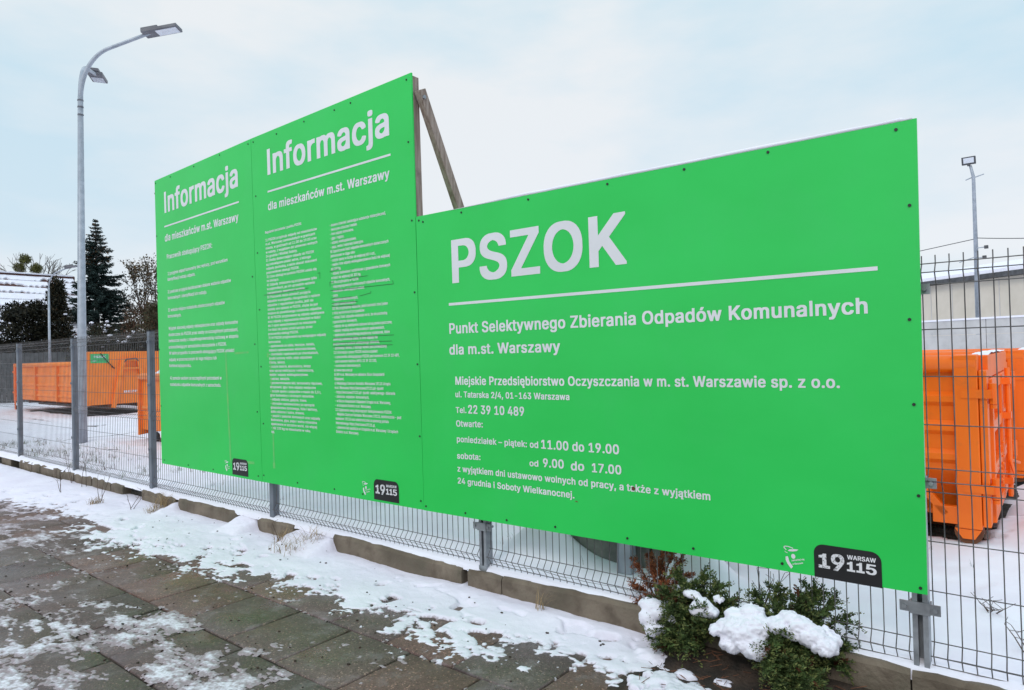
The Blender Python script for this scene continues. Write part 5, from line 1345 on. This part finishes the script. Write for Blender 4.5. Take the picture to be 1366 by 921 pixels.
# ================================================================== HOUSE LEFT
r = thing('house', (-38, 6, 0), 'house with a brown tiled roof half covered in snow, left of the spruce', 'house')
RX_, RZ = -38.0, 6.72; EX, EZ = -33.2, 2.75
HY0, HY1 = -4.0, 11.75
MB().prism([(-42.6, 0), (-33.6, 0), (-33.6, 2.9), (-38, 6.45), (-42.6, 2.9)], 'y', HY0 + .3, HY1 - .3).build('wall', M['plaster'], r)
n_ = Vector((RZ - EZ, 0, EX - RX_)).normalized() * -1
if n_.z < 0: n_ = -n_
roof = MB()
roof.prism([(RX_, RZ - .02), (EX, EZ), (EX, EZ - .14), (RX_, RZ - .2)], 'y', HY0, HY1)
roof.prism([(RX_, RZ - .02), (-43.0, EZ), (-43.0, EZ - .14), (RX_, RZ - .2)], 'y', HY0, HY1)
nr = 10
for i in range(nr):                                        # tile courses
    a = Vector((RX_, 0, RZ)).lerp(Vector((EX, 0, EZ)), i / nr); b = Vector((RX_, 0, RZ)).lerp(Vector((EX, 0, EZ)), (i + 1) / nr)
    roof.prism([(a.x, a.z + .0), (b.x, b.z + .05), (b.x, b.z + .005)], 'y', HY0 + .002, HY1 - .002)
rf = roof.build('roof', M['tile'], r)
MB().tube([(RX_, HY0, RZ + .02), (RX_, HY1 + .02, RZ + .02)], .13, 10).build('ridge', M['tile'], rf)
V = []; F = []
ys = np.arange(HY0 + .05, HY1 - .05, .045)
rnd = np.random.default_rng(3)
for i in range(nr):
    a = Vector((RX_, 0, RZ)).lerp(Vector((EX, 0, EZ)), (i + .02) / nr)
    l0 = a
    cov = .72 if i in (0, 3) else 1.0
    k0 = len(V)
    for j, y in enumerate(ys):
        scal = abs(math.sin((y - HY0) / .27 * math.pi)) ** .7
        nn = float(fbm(np.array(y * 1.1 + i * 7.7), np.array(i * 3.1), 3))
        bare = float(sstep(.50, .62, np.array(nn))) * (.34 if i in (0, 1) else .10)
        hsh = math.sin((int((y - HY0) / .27) * 12.9898 + i * 78.233)) * 43758.5453; hsh -= math.floor(hsh)
        c = 1.0 - (.06 + .20 * hsh if hsh > .42 else .03) * scal - bare + .10 * (nn < .38)
        c = min(max(c, .25), .992)
        e = Vector((RX_, 0, RZ)).lerp(Vector((EX, 0, EZ)), (i + .02 + c) / nr)
        for (p, h) in ((l0, .075), (e, .125), (e, .03)): V.append((p.x, y, p.z + h))
    m_ = len(ys)
    for j in range(m_ - 1):
        k = k0 + j * 3
        F += [(k, k + 3, k + 4, k + 1), (k + 1, k + 4, k + 5, k + 2)]
mb = MB(); mb.add(V, F); mb.build('roof_snow', M['snow'], rf)
mb = MB()
for j in range(60):
    y = HY0 + .1 + j * (HY1 - HY0 - .2) / 60
    mb.box(RX_ - .13, RX_ + .15, y, y + .262, RZ + .10, RZ + .165 + .03 * rnd.random())
mb.build('roof_snow', M['snow'], rf)
for y in (2.0, 6.0, 9.5):
    wq = MB().box(-33.62, -33.55, y, y + 1.1, 1.0, 2.3).build('window', M['white'], r)
    MB().box(-33.548, -33.54, y + .08, y + 1.02, 1.08, 2.22).build('pane', M['glass'], wq)

# ================================================================== VEGETATION
def quads(C, D, S, ln, wd, bend=0.0):
    """leaf quads at C along unit D, width direction S"""
    D = D / (np.linalg.norm(D, axis=1, keepdims=True) + 1e-9)
    S = S - D * (S * D).sum(1, keepdims=True)
    S = S / (np.linalg.norm(S, axis=1, keepdims=True) + 1e-9)
    ln = np.asarray(ln).reshape(-1, 1); wd = np.asarray(wd).reshape(-1, 1)
    V = np.stack([C - S * wd * .25, C + D * ln * .5 - S * wd * .5, C + D * ln, C + D * ln * .5 + S * wd * .5], 1)
    n = len(C)
    return V.reshape(-1, 3), np.arange(n * 4).reshape(n, 4)
def rdir(n):
    v = RNG.normal(size=(n, 3))
    return v / np.linalg.norm(v, axis=1, keepdims=True)
def tones(n, base, var=.35, alt=None, altp=0.0):
    b = np.tile(np.array(base), (n, 1)) * RNG.uniform(1 - var, 1 + var, (n, 1))
    if alt is not None:
        k = RNG.random(n) < altp
        b[k] = np.array(alt) * RNG.uniform(1 - var, 1 + var, (k.sum(), 1))
    return np.repeat(b, 4, 0)

def spruce(x, y, h, rad, label):
    r = thing('spruce_tree', (x, y, .15), label, 'tree')
    MB().tube([(x, y, 0), (x, y, h * .5), (x, y, h)], [.20, .12, .015], 8).build('trunk', M['bark'], r)
    Vs = []; Fs = []; Ts = []; k = 0
    bm = MB()
    lv = 46
    for i in range(lv):
        t = i / (lv - 1)
        z = h * (.05 + .94 * t)
        R = rad * (1 - t) ** .92 * RNG.uniform(.78, 1.12) + .04
        nb = int(7 + 11 * (1 - t))
        for j in range(nb):
            a = RNG.random() * 2 * math.pi
            ln = R * RNG.uniform(.6, 1.12)
            d = np.array([math.cos(a), math.sin(a), 0])
            n = max(4, int(ln / .055))
            s = np.linspace(.12, 1, n)
            drop = (.10 + .28 * (1 - t)) * ln
            P = np.array([x, y, z]) + d * (s * ln)[:, None]
            P[:, 2] += -drop * s ** 1.2 + .22 * ln * s ** 3
            if j % 3 == 0 and ln > .5: bm.tube([P[0], P[n // 2], P[-1]], [.02, .014, .006], 4, False)
            for q in range(6):
                D = d * RNG.uniform(.3, .9) + np.array([-d[1], d[0], 0]) * RNG.uniform(-1, 1, (n, 1)) + np.array([0, 0, 1]) * RNG.uniform(-.55, .25, (n, 1))
                V, F = quads(P + RNG.normal(0, .03, (n, 3)), D, rdir(n), RNG.uniform(.14, .30, n) * (.7 + .5 * (1 - s)) * min(1, .35 + R * .9), RNG.uniform(.035, .075, n))
                Vs.append(V); Fs.append(F + k); k += len(V)
                alt = (.12, .065, .03) if t > .72 else (.05, .075, .07)
                Ts.append(tones(n, (.024, .044, .040), .45, alt, .16 if t > .72 else .22))
    fast_mesh('crown', np.concatenate(Vs), np.concatenate(Fs), M['leaf'], r, tone=np.concatenate(Ts))
    bm.build('limbs', M['bark'], r)
    return r

def cloud_tree(name, label, x, y, h, rx, ry, base, alt, altp, n=9000, leaf=.16, shape='cone', cat='tree', trunk=True, lump=.5, snow=0, z0=.2, group=None):
    r = thing(name, (x, y, .15), label, cat, group)
    if trunk: MB().tube([(x, y, 0), (x, y, h * .8)], [.14, .03], 7).build('trunk', M['bark'], r)
    P = []
    nc = 70
    cz = RNG.random(nc) ** (1.3 if shape == 'cone' else .8)
    ca = RNG.random(nc) * 6.283
    if shape == 'cone': cr = (1 - cz) ** .8
    else: cr = np.sqrt(np.clip(1 - (2 * cz - 1) ** 2, 0, 1)) * .9 + .1
    cr = cr * RNG.uniform(.35, 1.0, nc) 
    C = np.stack([x + rx * cr * np.cos(ca), y + ry * cr * np.sin(ca), z0 + (h - z0) * cz], -1)
    idx = RNG.integers(0, nc, n)
    sz = (.22 + lump * .35 * RNG.random(nc))[idx]
    O = rdir(n) * (RNG.random((n, 1)) ** .45)
    P = C[idx] + O * np.stack([sz * min(rx, 1.6) , sz * min(ry, 1.6), sz * 1.0], -1)
    keep = (P[:, 2] > .18) & (P[:, 2] < h + .3)
    P, O = P[keep], O[keep]
    m_ = len(P)
    V, F = quads(P, O + rdir(m_) * .8 + [0, 0, .25], rdir(m_), RNG.uniform(.6, 1.3, m_) * leaf, RNG.uniform(.3, .6, m_) * leaf)
    fast_mesh('crown', V, F, M['leaf'], r, tone=tones(m_, base, .45, alt, altp))
    if snow:
        mb = MB()
        for q in range(snow):
            c = C[RNG.integers(0, nc)] + np.array([0, 0, .22])
            if c[2] > z0 + .25 * h: mb.ball(c + RNG.normal(0, .12, 3), (RNG.uniform(.05, .15), RNG.uniform(.05, .15), RNG.uniform(.03, .06)), 1)
        mb.build('snow_cap', M['snow'], r, smooth=True)
    return r

def bare_tree(name, label, x, y, h, seed, spread=.6, leaves=None, mistle=None, ndepth=6, lean=(0, 0), r0=.16, first=.25):
    r = thing(name, (x, y, .15), label, 'tree')
    rnd = random.Random(seed)
    mb = MB(); tips = []
    def grow(p, d, ln, rad, dep):
        pts = [p]; q = p
        for i in range(3):
            d = (d + Vector((rnd.uniform(-.16, .16), rnd.uniform(-.16, .16), rnd.uniform(-.03, .12)))).normalized()
            q = q + d * ln / 3; pts.append(q)
        mb.tube(pts, [rad, rad * .9, rad * .8, rad * .7], 5 if dep < 3 else 3, False)
        if dep >= 3: tips.extend(pts[1:])
        if dep >= ndepth: return
        for k in range(rnd.choice((2, 3, 3))):
            a = rnd.random() * 6.283
            s = spread * rnd.uniform(.6, 1.3)
            u = d.orthogonal().normalized(); v = d.cross(u)
            nd = (d + (u * math.cos(a) + v * math.sin(a)) * s + Vector((0, 0, .08))).normalized()
            grow(pts[rnd.choice((2, 3, 3))], nd, ln * rnd.uniform(.62, .85), max(rad * .64, .016), dep + 1)
    grow(Vector((x, y, .1)), Vector((lean[0], lean[1], 1)).normalized(), h * first, r0, 0)
    mb.build('branches', M['bark'], r)
    T = np.array([tuple(t) for t in tips])
    if leaves:
        n, base, alt, sz = leaves
        P = T[RNG.integers(0, len(T), n)] + RNG.normal(0, .09, (n, 3))
        V, F = quads(P, rdir(n), rdir(n), RNG.uniform(.6, 1.3, n) * sz, RNG.uniform(.4, .8, n) * sz)
        fast_mesh('leaves', V, F, M['leaf'], r, tone=tones(n, base, .4, alt, .35))
    for c in (mistle or []):
        c = np.array(c); n = 900
        P = c + rdir(n) * (RNG.random((n, 1)) ** .5) * .45
        V, F = quads(P, rdir(n), rdir(n), np.full(n, .2), np.full(n, .06))
        fast_mesh('mistletoe', V, F, M['leaf'], r, tone=tones(n, (.12, .12, .035), .3))
    return r

spruce(-34.4, 11.7, 9.75, 3.1, 'tall dark green spruce standing behind the lamp post')
cloud_tree('conifer_tree', 'broad dark conifer in front of the snowy roof, at the left', -28.6, 6.75, 4.3, 1.7, 1.5, (.014, .015, .009), (.03, .026, .012), .3, 15000, .16, 'ball', snow=14)
cloud_tree('conifer_tree', 'pointed dark conifer in front of the right end of the snowy roof', -27.3, 7.55, 5.3, .85, .85, (.016, .017, .010), (.04, .03, .014), .35, 13000, .15, 'cone', snow=10)
cloud_tree('conifer_tree', 'dark snow-dusted conifer at the left edge of the picture', -30.5, 4.2, 5.0, 1.7, 1.6, (.014, .015, .010), (.03, .025, .013), .3, 12000, .17, 'ball', snow=60)
bare_tree('bare_tree', 'leafless tree with mistletoe clumps rising behind the snowy roof', -59.7, 15.65, 10.2, 5, .75, None, [(-60.0, 15.4, 10.6), (-59.3, 16.0, 9.8), (-60.3, 15.1, 9.9)], 6, r0=.24, first=.35)
bare_tree('thin_tree', 'thin tree with sparse brown leaves between the spruce and the boards', -33.6, 14.6, 7.6, 8, .42, (2800, (.12, .075, .035), (.06, .06, .03), .13), None, 5, r0=.09, first=.34)
cloud_tree('hedge_bush', 'reddish brown bare bush below the thin brown-leaved tree', -30.5, 12.7, 4.6, 1.5, 1.6, (.11, .05, .028), (.07, .055, .03), .45, 12000, .12, 'ball', 'bush', False)
cloud_tree('hedge_bush', 'brown and olive bush filling in beside the tall boards', -27.6, 12.5, 4.5, 1.6, 1.7, (.095, .06, .03), (.06, .06, .028), .45, 12000, .13, 'ball', 'bush', False)
cloud_tree('hedge_bush', 'olive bush topped with snow behind the long orange skip', -22.8, 7.7, 2.95, 1.0, 1.2, (.03, .032, .016), (.05, .035, .018), .35, 8000, .10, 'ball', 'bush', False, snow=40)
cloud_tree('hedge_bush', 'low dark bush with snowy twigs at the foot of the spruce', -20.9, 8.5, 2.6, 1.2, 1.3, (.025, .025, .016), (.05, .035, .018), .35, 8000, .10, 'ball', 'bush', False, snow=45)
# dark board fence at the back of the yard
r = thing('board_fence', (-22.4, 4.2, .15), 'dark board fence at the back of the yard behind the long skip', 'fence')
p0, p1 = Vector((-27.0, 1.4, 0)), Vector((-17.5, 13.5, 0))
d = (p1 - p0).normalized(); n_b = int((p1 - p0).length / .16)
mb = MB()
for i in range(n_b):
    a = p0 + d * i * .16
    h = 2.12 + random.uniform(-.02, .02)
    mb.bar((a.x, a.y, .1), (a.x, a.y, h), .145, .022, side=(-d.y, d.x, 0))
mb.build('boards', M['screen'], r)
for i in range(0, n_b, 15):
    a = p0 + d * i * .16
    MB().box(a.x - .12, a.x - .03, a.y - .045, a.y + .045, .1, 2.16).build('post', M['screen'], r)

# junipers at the kerb --------------------------------------------------------
def blobs(name, balls, parent, vox=.007, noise=.010, m='snow'):
    mb = MB()
    for c, rr in balls: mb.ball(c, rr, 2)
    tmp = mb.build('tmp', M[m])
    md = tmp.modifiers.new('r', 'REMESH'); md.mode = 'VOXEL'; md.voxel_size = vox
    sm = tmp.modifiers.new('s', 'SMOOTH'); sm.iterations = 10; sm.factor = .6
    dg = bpy.context.evaluated_depsgraph_get()
    me = bpy.data.meshes.new_from_object(tmp.evaluated_get(dg))
    old = tmp.data
    bpy.data.objects.remove(tmp)
    bpy.data.meshes.remove(old)
    co = np.empty(len(me.vertices) * 3, np.float32); me.vertices.foreach_get('co', co); co = co.reshape(-1, 3)
    nn = np.empty(len(me.vertices) * 3, np.float32); me.vertices.foreach_get('normal', nn); nn = nn.reshape(-1, 3)
    f = .6 * (fbm(co[:, 0] * 18 + co[:, 2] * 9, co[:, 1] * 18 + co[:, 2] * 15, 3) - .5) + .55 * (fbm(co[:, 0] * 60 - co[:, 2] * 31, co[:, 1] * 60 + co[:, 2] * 50, 3) - .5)
    co += nn * (f * 2 * noise)[:, None]
    co -= np.array(ORIGIN[parent.name], np.float32)
    me.vertices.foreach_set('co', co.ravel())
    me.name = name
    me.materials.clear()
    return link(name, me, M[m], parent, smooth=True)

def juniper(label, base, branches, seed, dens=1.0, green=(.070, .108, .034), name='juniper_bush', alt=(.17, .19, .06), altp=.25, cat='shrub', ls=1.0, brown=.03):
    """branches: list of (dx, dy, dz, length-spread)"""
    g = np.random.default_rng(seed)
    r = thing(name, base, label, cat)
    B = np.array(base)
    st = MB(); Vs = []; Fs = []; Ts = []; k = 0
    for (dx, dy, dz, sp) in branches:
        tip = B + [dx, dy, dz]
        mid = B + np.array([dx * .45, dy * .45, dz * .75])
        t = np.linspace(0, 1, 9)[:, None]
        C = B * (1 - t) ** 2 + 2 * mid * t * (1 - t) + tip * t * t
        st.tube(C, list(np.linspace(.008, .002, 9)), 5, False)
        nt_ = int(30 * dens)
        for q in range(nt_):
            s = g.uniform(.25, 1.0)
            p = (B * (1 - s) ** 2 + 2 * mid * s * (1 - s) + tip * s * s)
            d0 = tip - mid; d0 = d0 / (np.linalg.norm(d0) + 1e-6)
            dd = d0 * .8 + g.normal(0, .62, 3) + np.array([0, 0, .18]); dd /= np.linalg.norm(dd)
            ln = sp * g.uniform(.5, 1.2)
            m_ = int(34 * dens)
            u = g.random(m_)
            P = p + dd * (u * ln)[:, None] + g.normal(0, .004, (m_, 3)) + np.array([0, 0, -.25 * ln]) * (u ** 2)[:, None]
            # flat fern-like sprays: side leaflets fanning from the twig
            sd_ = np.cross(dd, [0, 0, 1.0] + g.normal(0, .4, 3)); sd_ /= np.linalg.norm(sd_) + 1e-6
            sign = np.where(g.random(m_) < .5, -1, 1)[:, None]
            D = dd * g.uniform(.5, 1.0, (m_, 1)) + sd_ * sign * g.uniform(.3, .9, (m_, 1)) + g.normal(0, .25, (m_, 3))
            L_ = g.uniform(.010, .025, m_) * (1.25 - .6 * u) * ls
            V, F = quads(P, D, g.normal(size=(m_, 3)), L_, L_ * g.uniform(.26, .46, m_))
            Vs.append(V); Fs.append(F + k); k += len(V)
            base_c = np.array(green) * g.uniform(.42, 1.4)
            c = np.tile(base_c, (m_, 1)) * g.uniform(.75, 1.25, (m_, 1))
            tipm = (u > .72) & (g.random(m_) < altp * 3)
            c[tipm] = np.array(alt) * g.uniform(.7, 1.2, (tipm.sum(), 1))
            bm_ = g.random() < brown
            if bm_: c[:] = np.array((.11, .035, .015)) * g.uniform(.6, 1.2, (m_, 1))
            Ts.append(np.repeat(c, 4, 0))
    st.build('stems', M['twig'], r, smooth=True)
    fast_mesh('foliage', np.concatenate(Vs), np.concatenate(Fs), M['leaf'], r, tone=np.concatenate(Ts))
    return r
sg_ = random.Random(17)
SLAB2 = []
for i in range(26):                                     # ragged slab: small flat lumps along two lobes
    if i < 15: c = (6.285 + sg_.gauss(0, .055), -.11 + sg_.gauss(0, .035)); zc_ = .265 + (c[1] + .11) * .9
    else:
        t = sg_.random(); c = (6.41 + .24 * t, -.08 + sg_.gauss(0, .03)); zc_ = .315 - .07 * t + (c[1] + .08) * .6
    q = sg_.uniform(.025, .045)
    SLAB2.append(((c[0], c[1], zc_ + sg_.uniform(-.015, .015)), (q * 1.25, q * 1.2, q * .8)))
g = random.Random(21)
def fan(n, spreadx, dy, zlo, zhi, sp):
    return [(g.uniform(-spreadx, spreadx), dy + g.uniform(-.10, .10), g.uniform(zlo, zhi), sp * g.uniform(.8, 1.2)) for _ in range(n)]
def hs(L_, k): return [(a, b, c * k, d) for a, b, c, d in L_]
j1 = juniper('green juniper bush with small snow lumps, growing against the dead brown bush', (5.98, .0, .06), hs(
             [(-.10, .02, .46, .09), (.03, .05, .50, .09), (.10, .06, .42, .09), (-.02, .0, .44, .10), (.16, .02, .36, .09), (-.20, -.02, .22, .09), (-.14, -.05, .36, .1), (.12, -.05, .26, .09), (.08, -.10, .34, .1),
              (-.05, -.12, .30, .1), (.02, -.18, .14, .1), (-.18, -.10, .12, .09), (.15, .1, .30, .1), (-.02, -.06, .22, .1), (-.22, -.06, .05, .07), (-.12, -.17, .05, .07), (.06, -.02, .3, .12), (-.08, -.02, .28, .12),
              (.10, -.08, .22, .11), (-.10, -.14, .18, .1), (-.24, .0, .30, .08)], .72), 4, 1.3)
blobs('snow_cap', [((6.05, -.06, .315), (.045, .04, .03)), ((5.985, -.05, .345), (.045, .04, .022)), ((6.085, -.07, .285), (.05, .045, .035)), ((6.03, -.08, .285), (.045, .045, .035)),
                   ((5.905, -.11, .215), (.022, .025, .022)), ((5.76, -.04, .235), (.085, .06, .035)), ((5.80, -.06, .215), (.06, .05, .035)), ((5.755, -.08, .18), (.05, .05, .05)), ((5.79, -.10, .135), (.05, .045, .04)), ((5.84, -.09, .15), (.035, .03, .022))], j1, .006, .011)
j2 = juniper('green juniper bush weighed down by a thick slab of snow', (6.42, -.02, .06), hs(
             [(-.06, .10, .40, .09), (-.14, .06, .36, .09), (.10, .16, .42, .09), (.18, .18, .36, .1), (.22, .18, .28, .1), (.24, .10, .18, .09), (.25, .05, .10, .08), (.05, -.10, .26, .1), (.02, -.14, .18, .1), (.10, -.15, .12, .1), (.18, -.13, .08, .1),
              (.06, -.22, .02, .1), (-.04, -.1, .16, .12), (.12, -.06, .22, .11), (.18, .0, .2, .10), (-.02, .05, .3, .12), (.14, .1, .32, .12), (.14, -.18, .0, .1), (.0, -.2, .12, .1),
              (.02, -.18, .24, .1), (.08, -.2, .16, .1), (.14, -.19, .08, .1), (.05, .10, .40, .09), (.13, .14, .40, .09)], .86), 6, 1.3)
blobs('snow_cap', SLAB2 + [((6.27, -.11, .245), (.11, .09, .07)), ((6.33, -.09, .27), (.09, .08, .06)), ((6.22, -.14, .185), (.06, .06, .05)), ((6.33, -.15, .20), (.085, .06, .06)), ((6.30, -.06, .325), (.06, .05, .035)),
                   ((6.42, -.08, .305), (.05, .05, .035)), ((6.47, -.07, .33), (.055, .05, .035)), ((6.52, -.08, .315), (.065, .06, .045)), ((6.57, -.09, .285), (.065, .06, .05)), ((6.62, -.10, .255), (.06, .06, .045))], j2, .005, .017)
dead = juniper('dead rust-brown bush poking through the fence mesh by the ballast blocks', (5.70, .13, .17),
               [(-.18, .08, .20, .05), (-.10, .12, .24, .05), (.0, .1, .26, .05), (.1, .12, .24, .05), (.16, .08, .18, .05), (-.14, -.02, .10, .05), (.06, -.03, .14, .05), (.14, -.02, .1, .05), (-.04, .04, .2, .06), (.04, .16, .27, .05), (-.08, -.06, .02, .05), (.02, -.10, -.04, .05)],
               9, 1.0, (.30, .10, .045), 'dead_bush', (.38, .15, .07), .1, 'bush', .8, 0)

# dry grass, stalks, weeds -----------------------------------------------------
def blades(n, x, y, z, h, spread, lean, rng, wd=.005, droop=.5):
    V = []; F = []
    for i in range(n):
        a = rng.uniform(0, 6.283); bx_ = x + rng.gauss(0, spread); by2 = y + rng.gauss(0, spread * .6)
        hh = h * rng.uniform(.45, 1.15)
        dx_, dy_ = math.cos(a) * lean * hh * rng.uniform(.3, 1), math.sin(a) * lean * hh * rng.uniform(.3, 1)
        k = len(V)
        px, py = -math.sin(a) * wd / 2, math.cos(a) * wd / 2
        for t in (0, .4, .75, 1):
            zz = z + hh * (t - droop * t * t * .6)
            q = 1 - .8 * t
            V.append((bx_ + dx_ * t * t - px * q, by2 + dy_ * t * t - py * q, zz)); V.append((bx_ + dx_ * t * t + px * q, by2 + dy_ * t * t + py * q, zz))
        for t in range(3): F.append((k + t * 2, k + t * 2 + 1, k + t * 2 + 3, k + t * 2 + 2))
    return V, F
gr = random.Random(31)
straw = (.36, .25, .13)
for (x, y, z, n, h, sp, lab) in ((2.72, -.03, .05, 70, .20, .07, 'tuft of pale dry grass against the end of the long kerb slab'),
                                 (2.60, -.16, .04, 60, .12, .08, 'flattened tuft of straw lying in the snow in front of the kerb'),
                                 (2.42, -.06, .05, 45, .17, .06, 'small dry tuft just right of the fence post below the tall boards'),
                                 (.05, -.02, .05, 60, .20, .08, 'tuft of dry grass under the left corner of the first tall board'),
                                 (-.9, -.32, .03, 40, .13, .06, 'dark frozen grass clump out in the snow strip'),
                                 (.15, -.16, .03, 35, .10, .05, 'short bristly grass clump in snow below the first tall board'),
                                 (5.02, -.03, .05, 7, .16, .02, 'single bent yellow straw leaning on the kerb')):
    n = int(n * 1.7)
    V, F = blades(n, x, y, z, h, sp, 1.1, gr)
    c = np.repeat(np.array([[straw[i] * q for i in range(3)] for q in [gr.uniform(.5, 1.25) for _ in range(n)]]), 8, 0)
    r = thing('grass_tuft', (x, y, z), lab, 'grass', 'dry grass tufts by the kerb')
    fast_mesh('blades', V, F, M['grass'], r, tone=c)
def stalk(x, y, z, h, seed, label, n=3, lean=.25):
    rr = random.Random(seed)
    mb = MB()
    for i in range(n):
        p = Vector((x + rr.uniform(-.03, .03), y + rr.uniform(-.02, .02), z)); d = Vector((rr.uniform(-lean, lean), rr.uniform(-lean, lean), 1)).normalized()
        pts = [p]
        for q in range(5):
            d = (d + Vector((rr.uniform(-.12, .12), rr.uniform(-.12, .12), 0))).normalized(); p = p + d * h / 5 * rr.uniform(.8, 1.1); pts.append(p)
            if q > 1:
                e = p + Vector((rr.uniform(-.06, .06), rr.uniform(-.06, .06), rr.uniform(.0, .06))); mb.tube([p, e], .0012, 4, False)
        mb.tube(pts, [.0032, .003, .0026, .0022, .0018, .0014], 5, False)
    o = mb.build('dry_stalk', M['twig'])
    tag(o, label, 'dry plant', 'dry stalks in the snow')
stalk(-2.55, -.02, .05, .40, 1, 'tall dark curled stalk beside the second fence post from the left', 2)
stalk(-2.1, -.03, .05, .42, 2, 'reddish upright stalk between two fence posts at the left', 2, .08)
stalk(-1.0, -.25, .04, .32, 3, 'forked thin stalk in the snow near the third fence post', 3)
stalk(-2.0, -.30, .04, .24, 4, 'thin leaning stalks in the open snow at the left', 3)
stalk(-.2, -.22, .04, .22, 5, 'spindly stalks by the dark grass clump', 3, .5)
stalk(2.35, -.10, .04, .20, 6, 'bent twig leaning from the fence post below the tall boards', 1, .8)
stalk(7.33, .42, .18, .17, 8, 'dry grass stems in the yard snow at the right edge', 3, .5)
stalk(7.15, .95, .19, .07, 9, 'fine dry twigs lying on the yard snow before the skip doors', 6, 1.2)
stalk(6.25, .16, .18, .30, 10, 'thin bare shoots behind the mesh between the junipers', 5, .5)

def scatter(name, pts, h, tone, n_each, wd, lean, label=None):
    V = []; F = []; T = []
    for (x, y, z) in pts:
        v, f = blades(n_each, x, y, z, h, .03, lean, gr, wd, .3)
        F += [tuple(i + len(V) for i in q) for q in f]; V += v
        c = [t * gr.uniform(.5, 1.3) for t in tone]
        T += [c] * len(v)
    o = fast_mesh(name, V, F, M['grass'], tone=np.array(T))
    tag(o, kind='stuff')
pts = []
while len(pts) < 300:
    x, y = gr.uniform(-7.0, .6), abs(gr.gauss(.25, .45)) + .12
    if fbm(np.array(x * 1.6), np.array(y * 1.6 + 4), 3) < .50: continue
    pts.append((x, y, float(yard_h(np.array([x]), np.array([y]))[0]) - .005))
scatter('yard_weeds', pts, .11, (.15, .15, .085), 5, .0035, .9)
pts = []
while len(pts) < 26:
    x, y = gr.uniform(.5, 7.3), gr.uniform(.2, 2.2)
    if fbm(np.array(x * 1.3), np.array(y * 1.3 + 9), 3) < .55: continue
    pts.append((x, y, float(yard_h(np.array([x]), np.array([y]))[0]) - .005))
scatter('yard_stubble', pts, .07, (.09, .08, .045), 4, .003, 1.0)
# crumbs of earth and grit on the snow strip and slabs
mb = MB()
for i in range(260):
    x = gr.uniform(.5, 6.0); y = gr.uniform(-1.9, -.05)
    z = float(snow_h(np.array([x]), np.array([y]))[0])
    s = gr.uniform(.003, .009)
    mb.ball((x, y, max(z, 0) + s * .3), (s * gr.uniform(.7, 1.6), s, s * .6), 1)
o = mb.build('grit', M['soil']); tag(o, kind='stuff')
# litter of twigs and dead needles on the soil under the junipers
mb = MB()
for i in range(170):
    x = gr.uniform(5.85, 7.0); y = gr.uniform(-.46, -.02); a = gr.uniform(0, 6.28); l = gr.uniform(.02, .07)
    z = .03 + .05 * float(sstep(-.25, .02, np.array(y)))
    mb.tube([(x, y, z), (x + l * math.cos(a), y + l * math.sin(a), z + gr.uniform(-.005, .02))], .0015, 4, False)
o = mb.build('needle_litter', M['rust']); tag(o, kind='stuff')
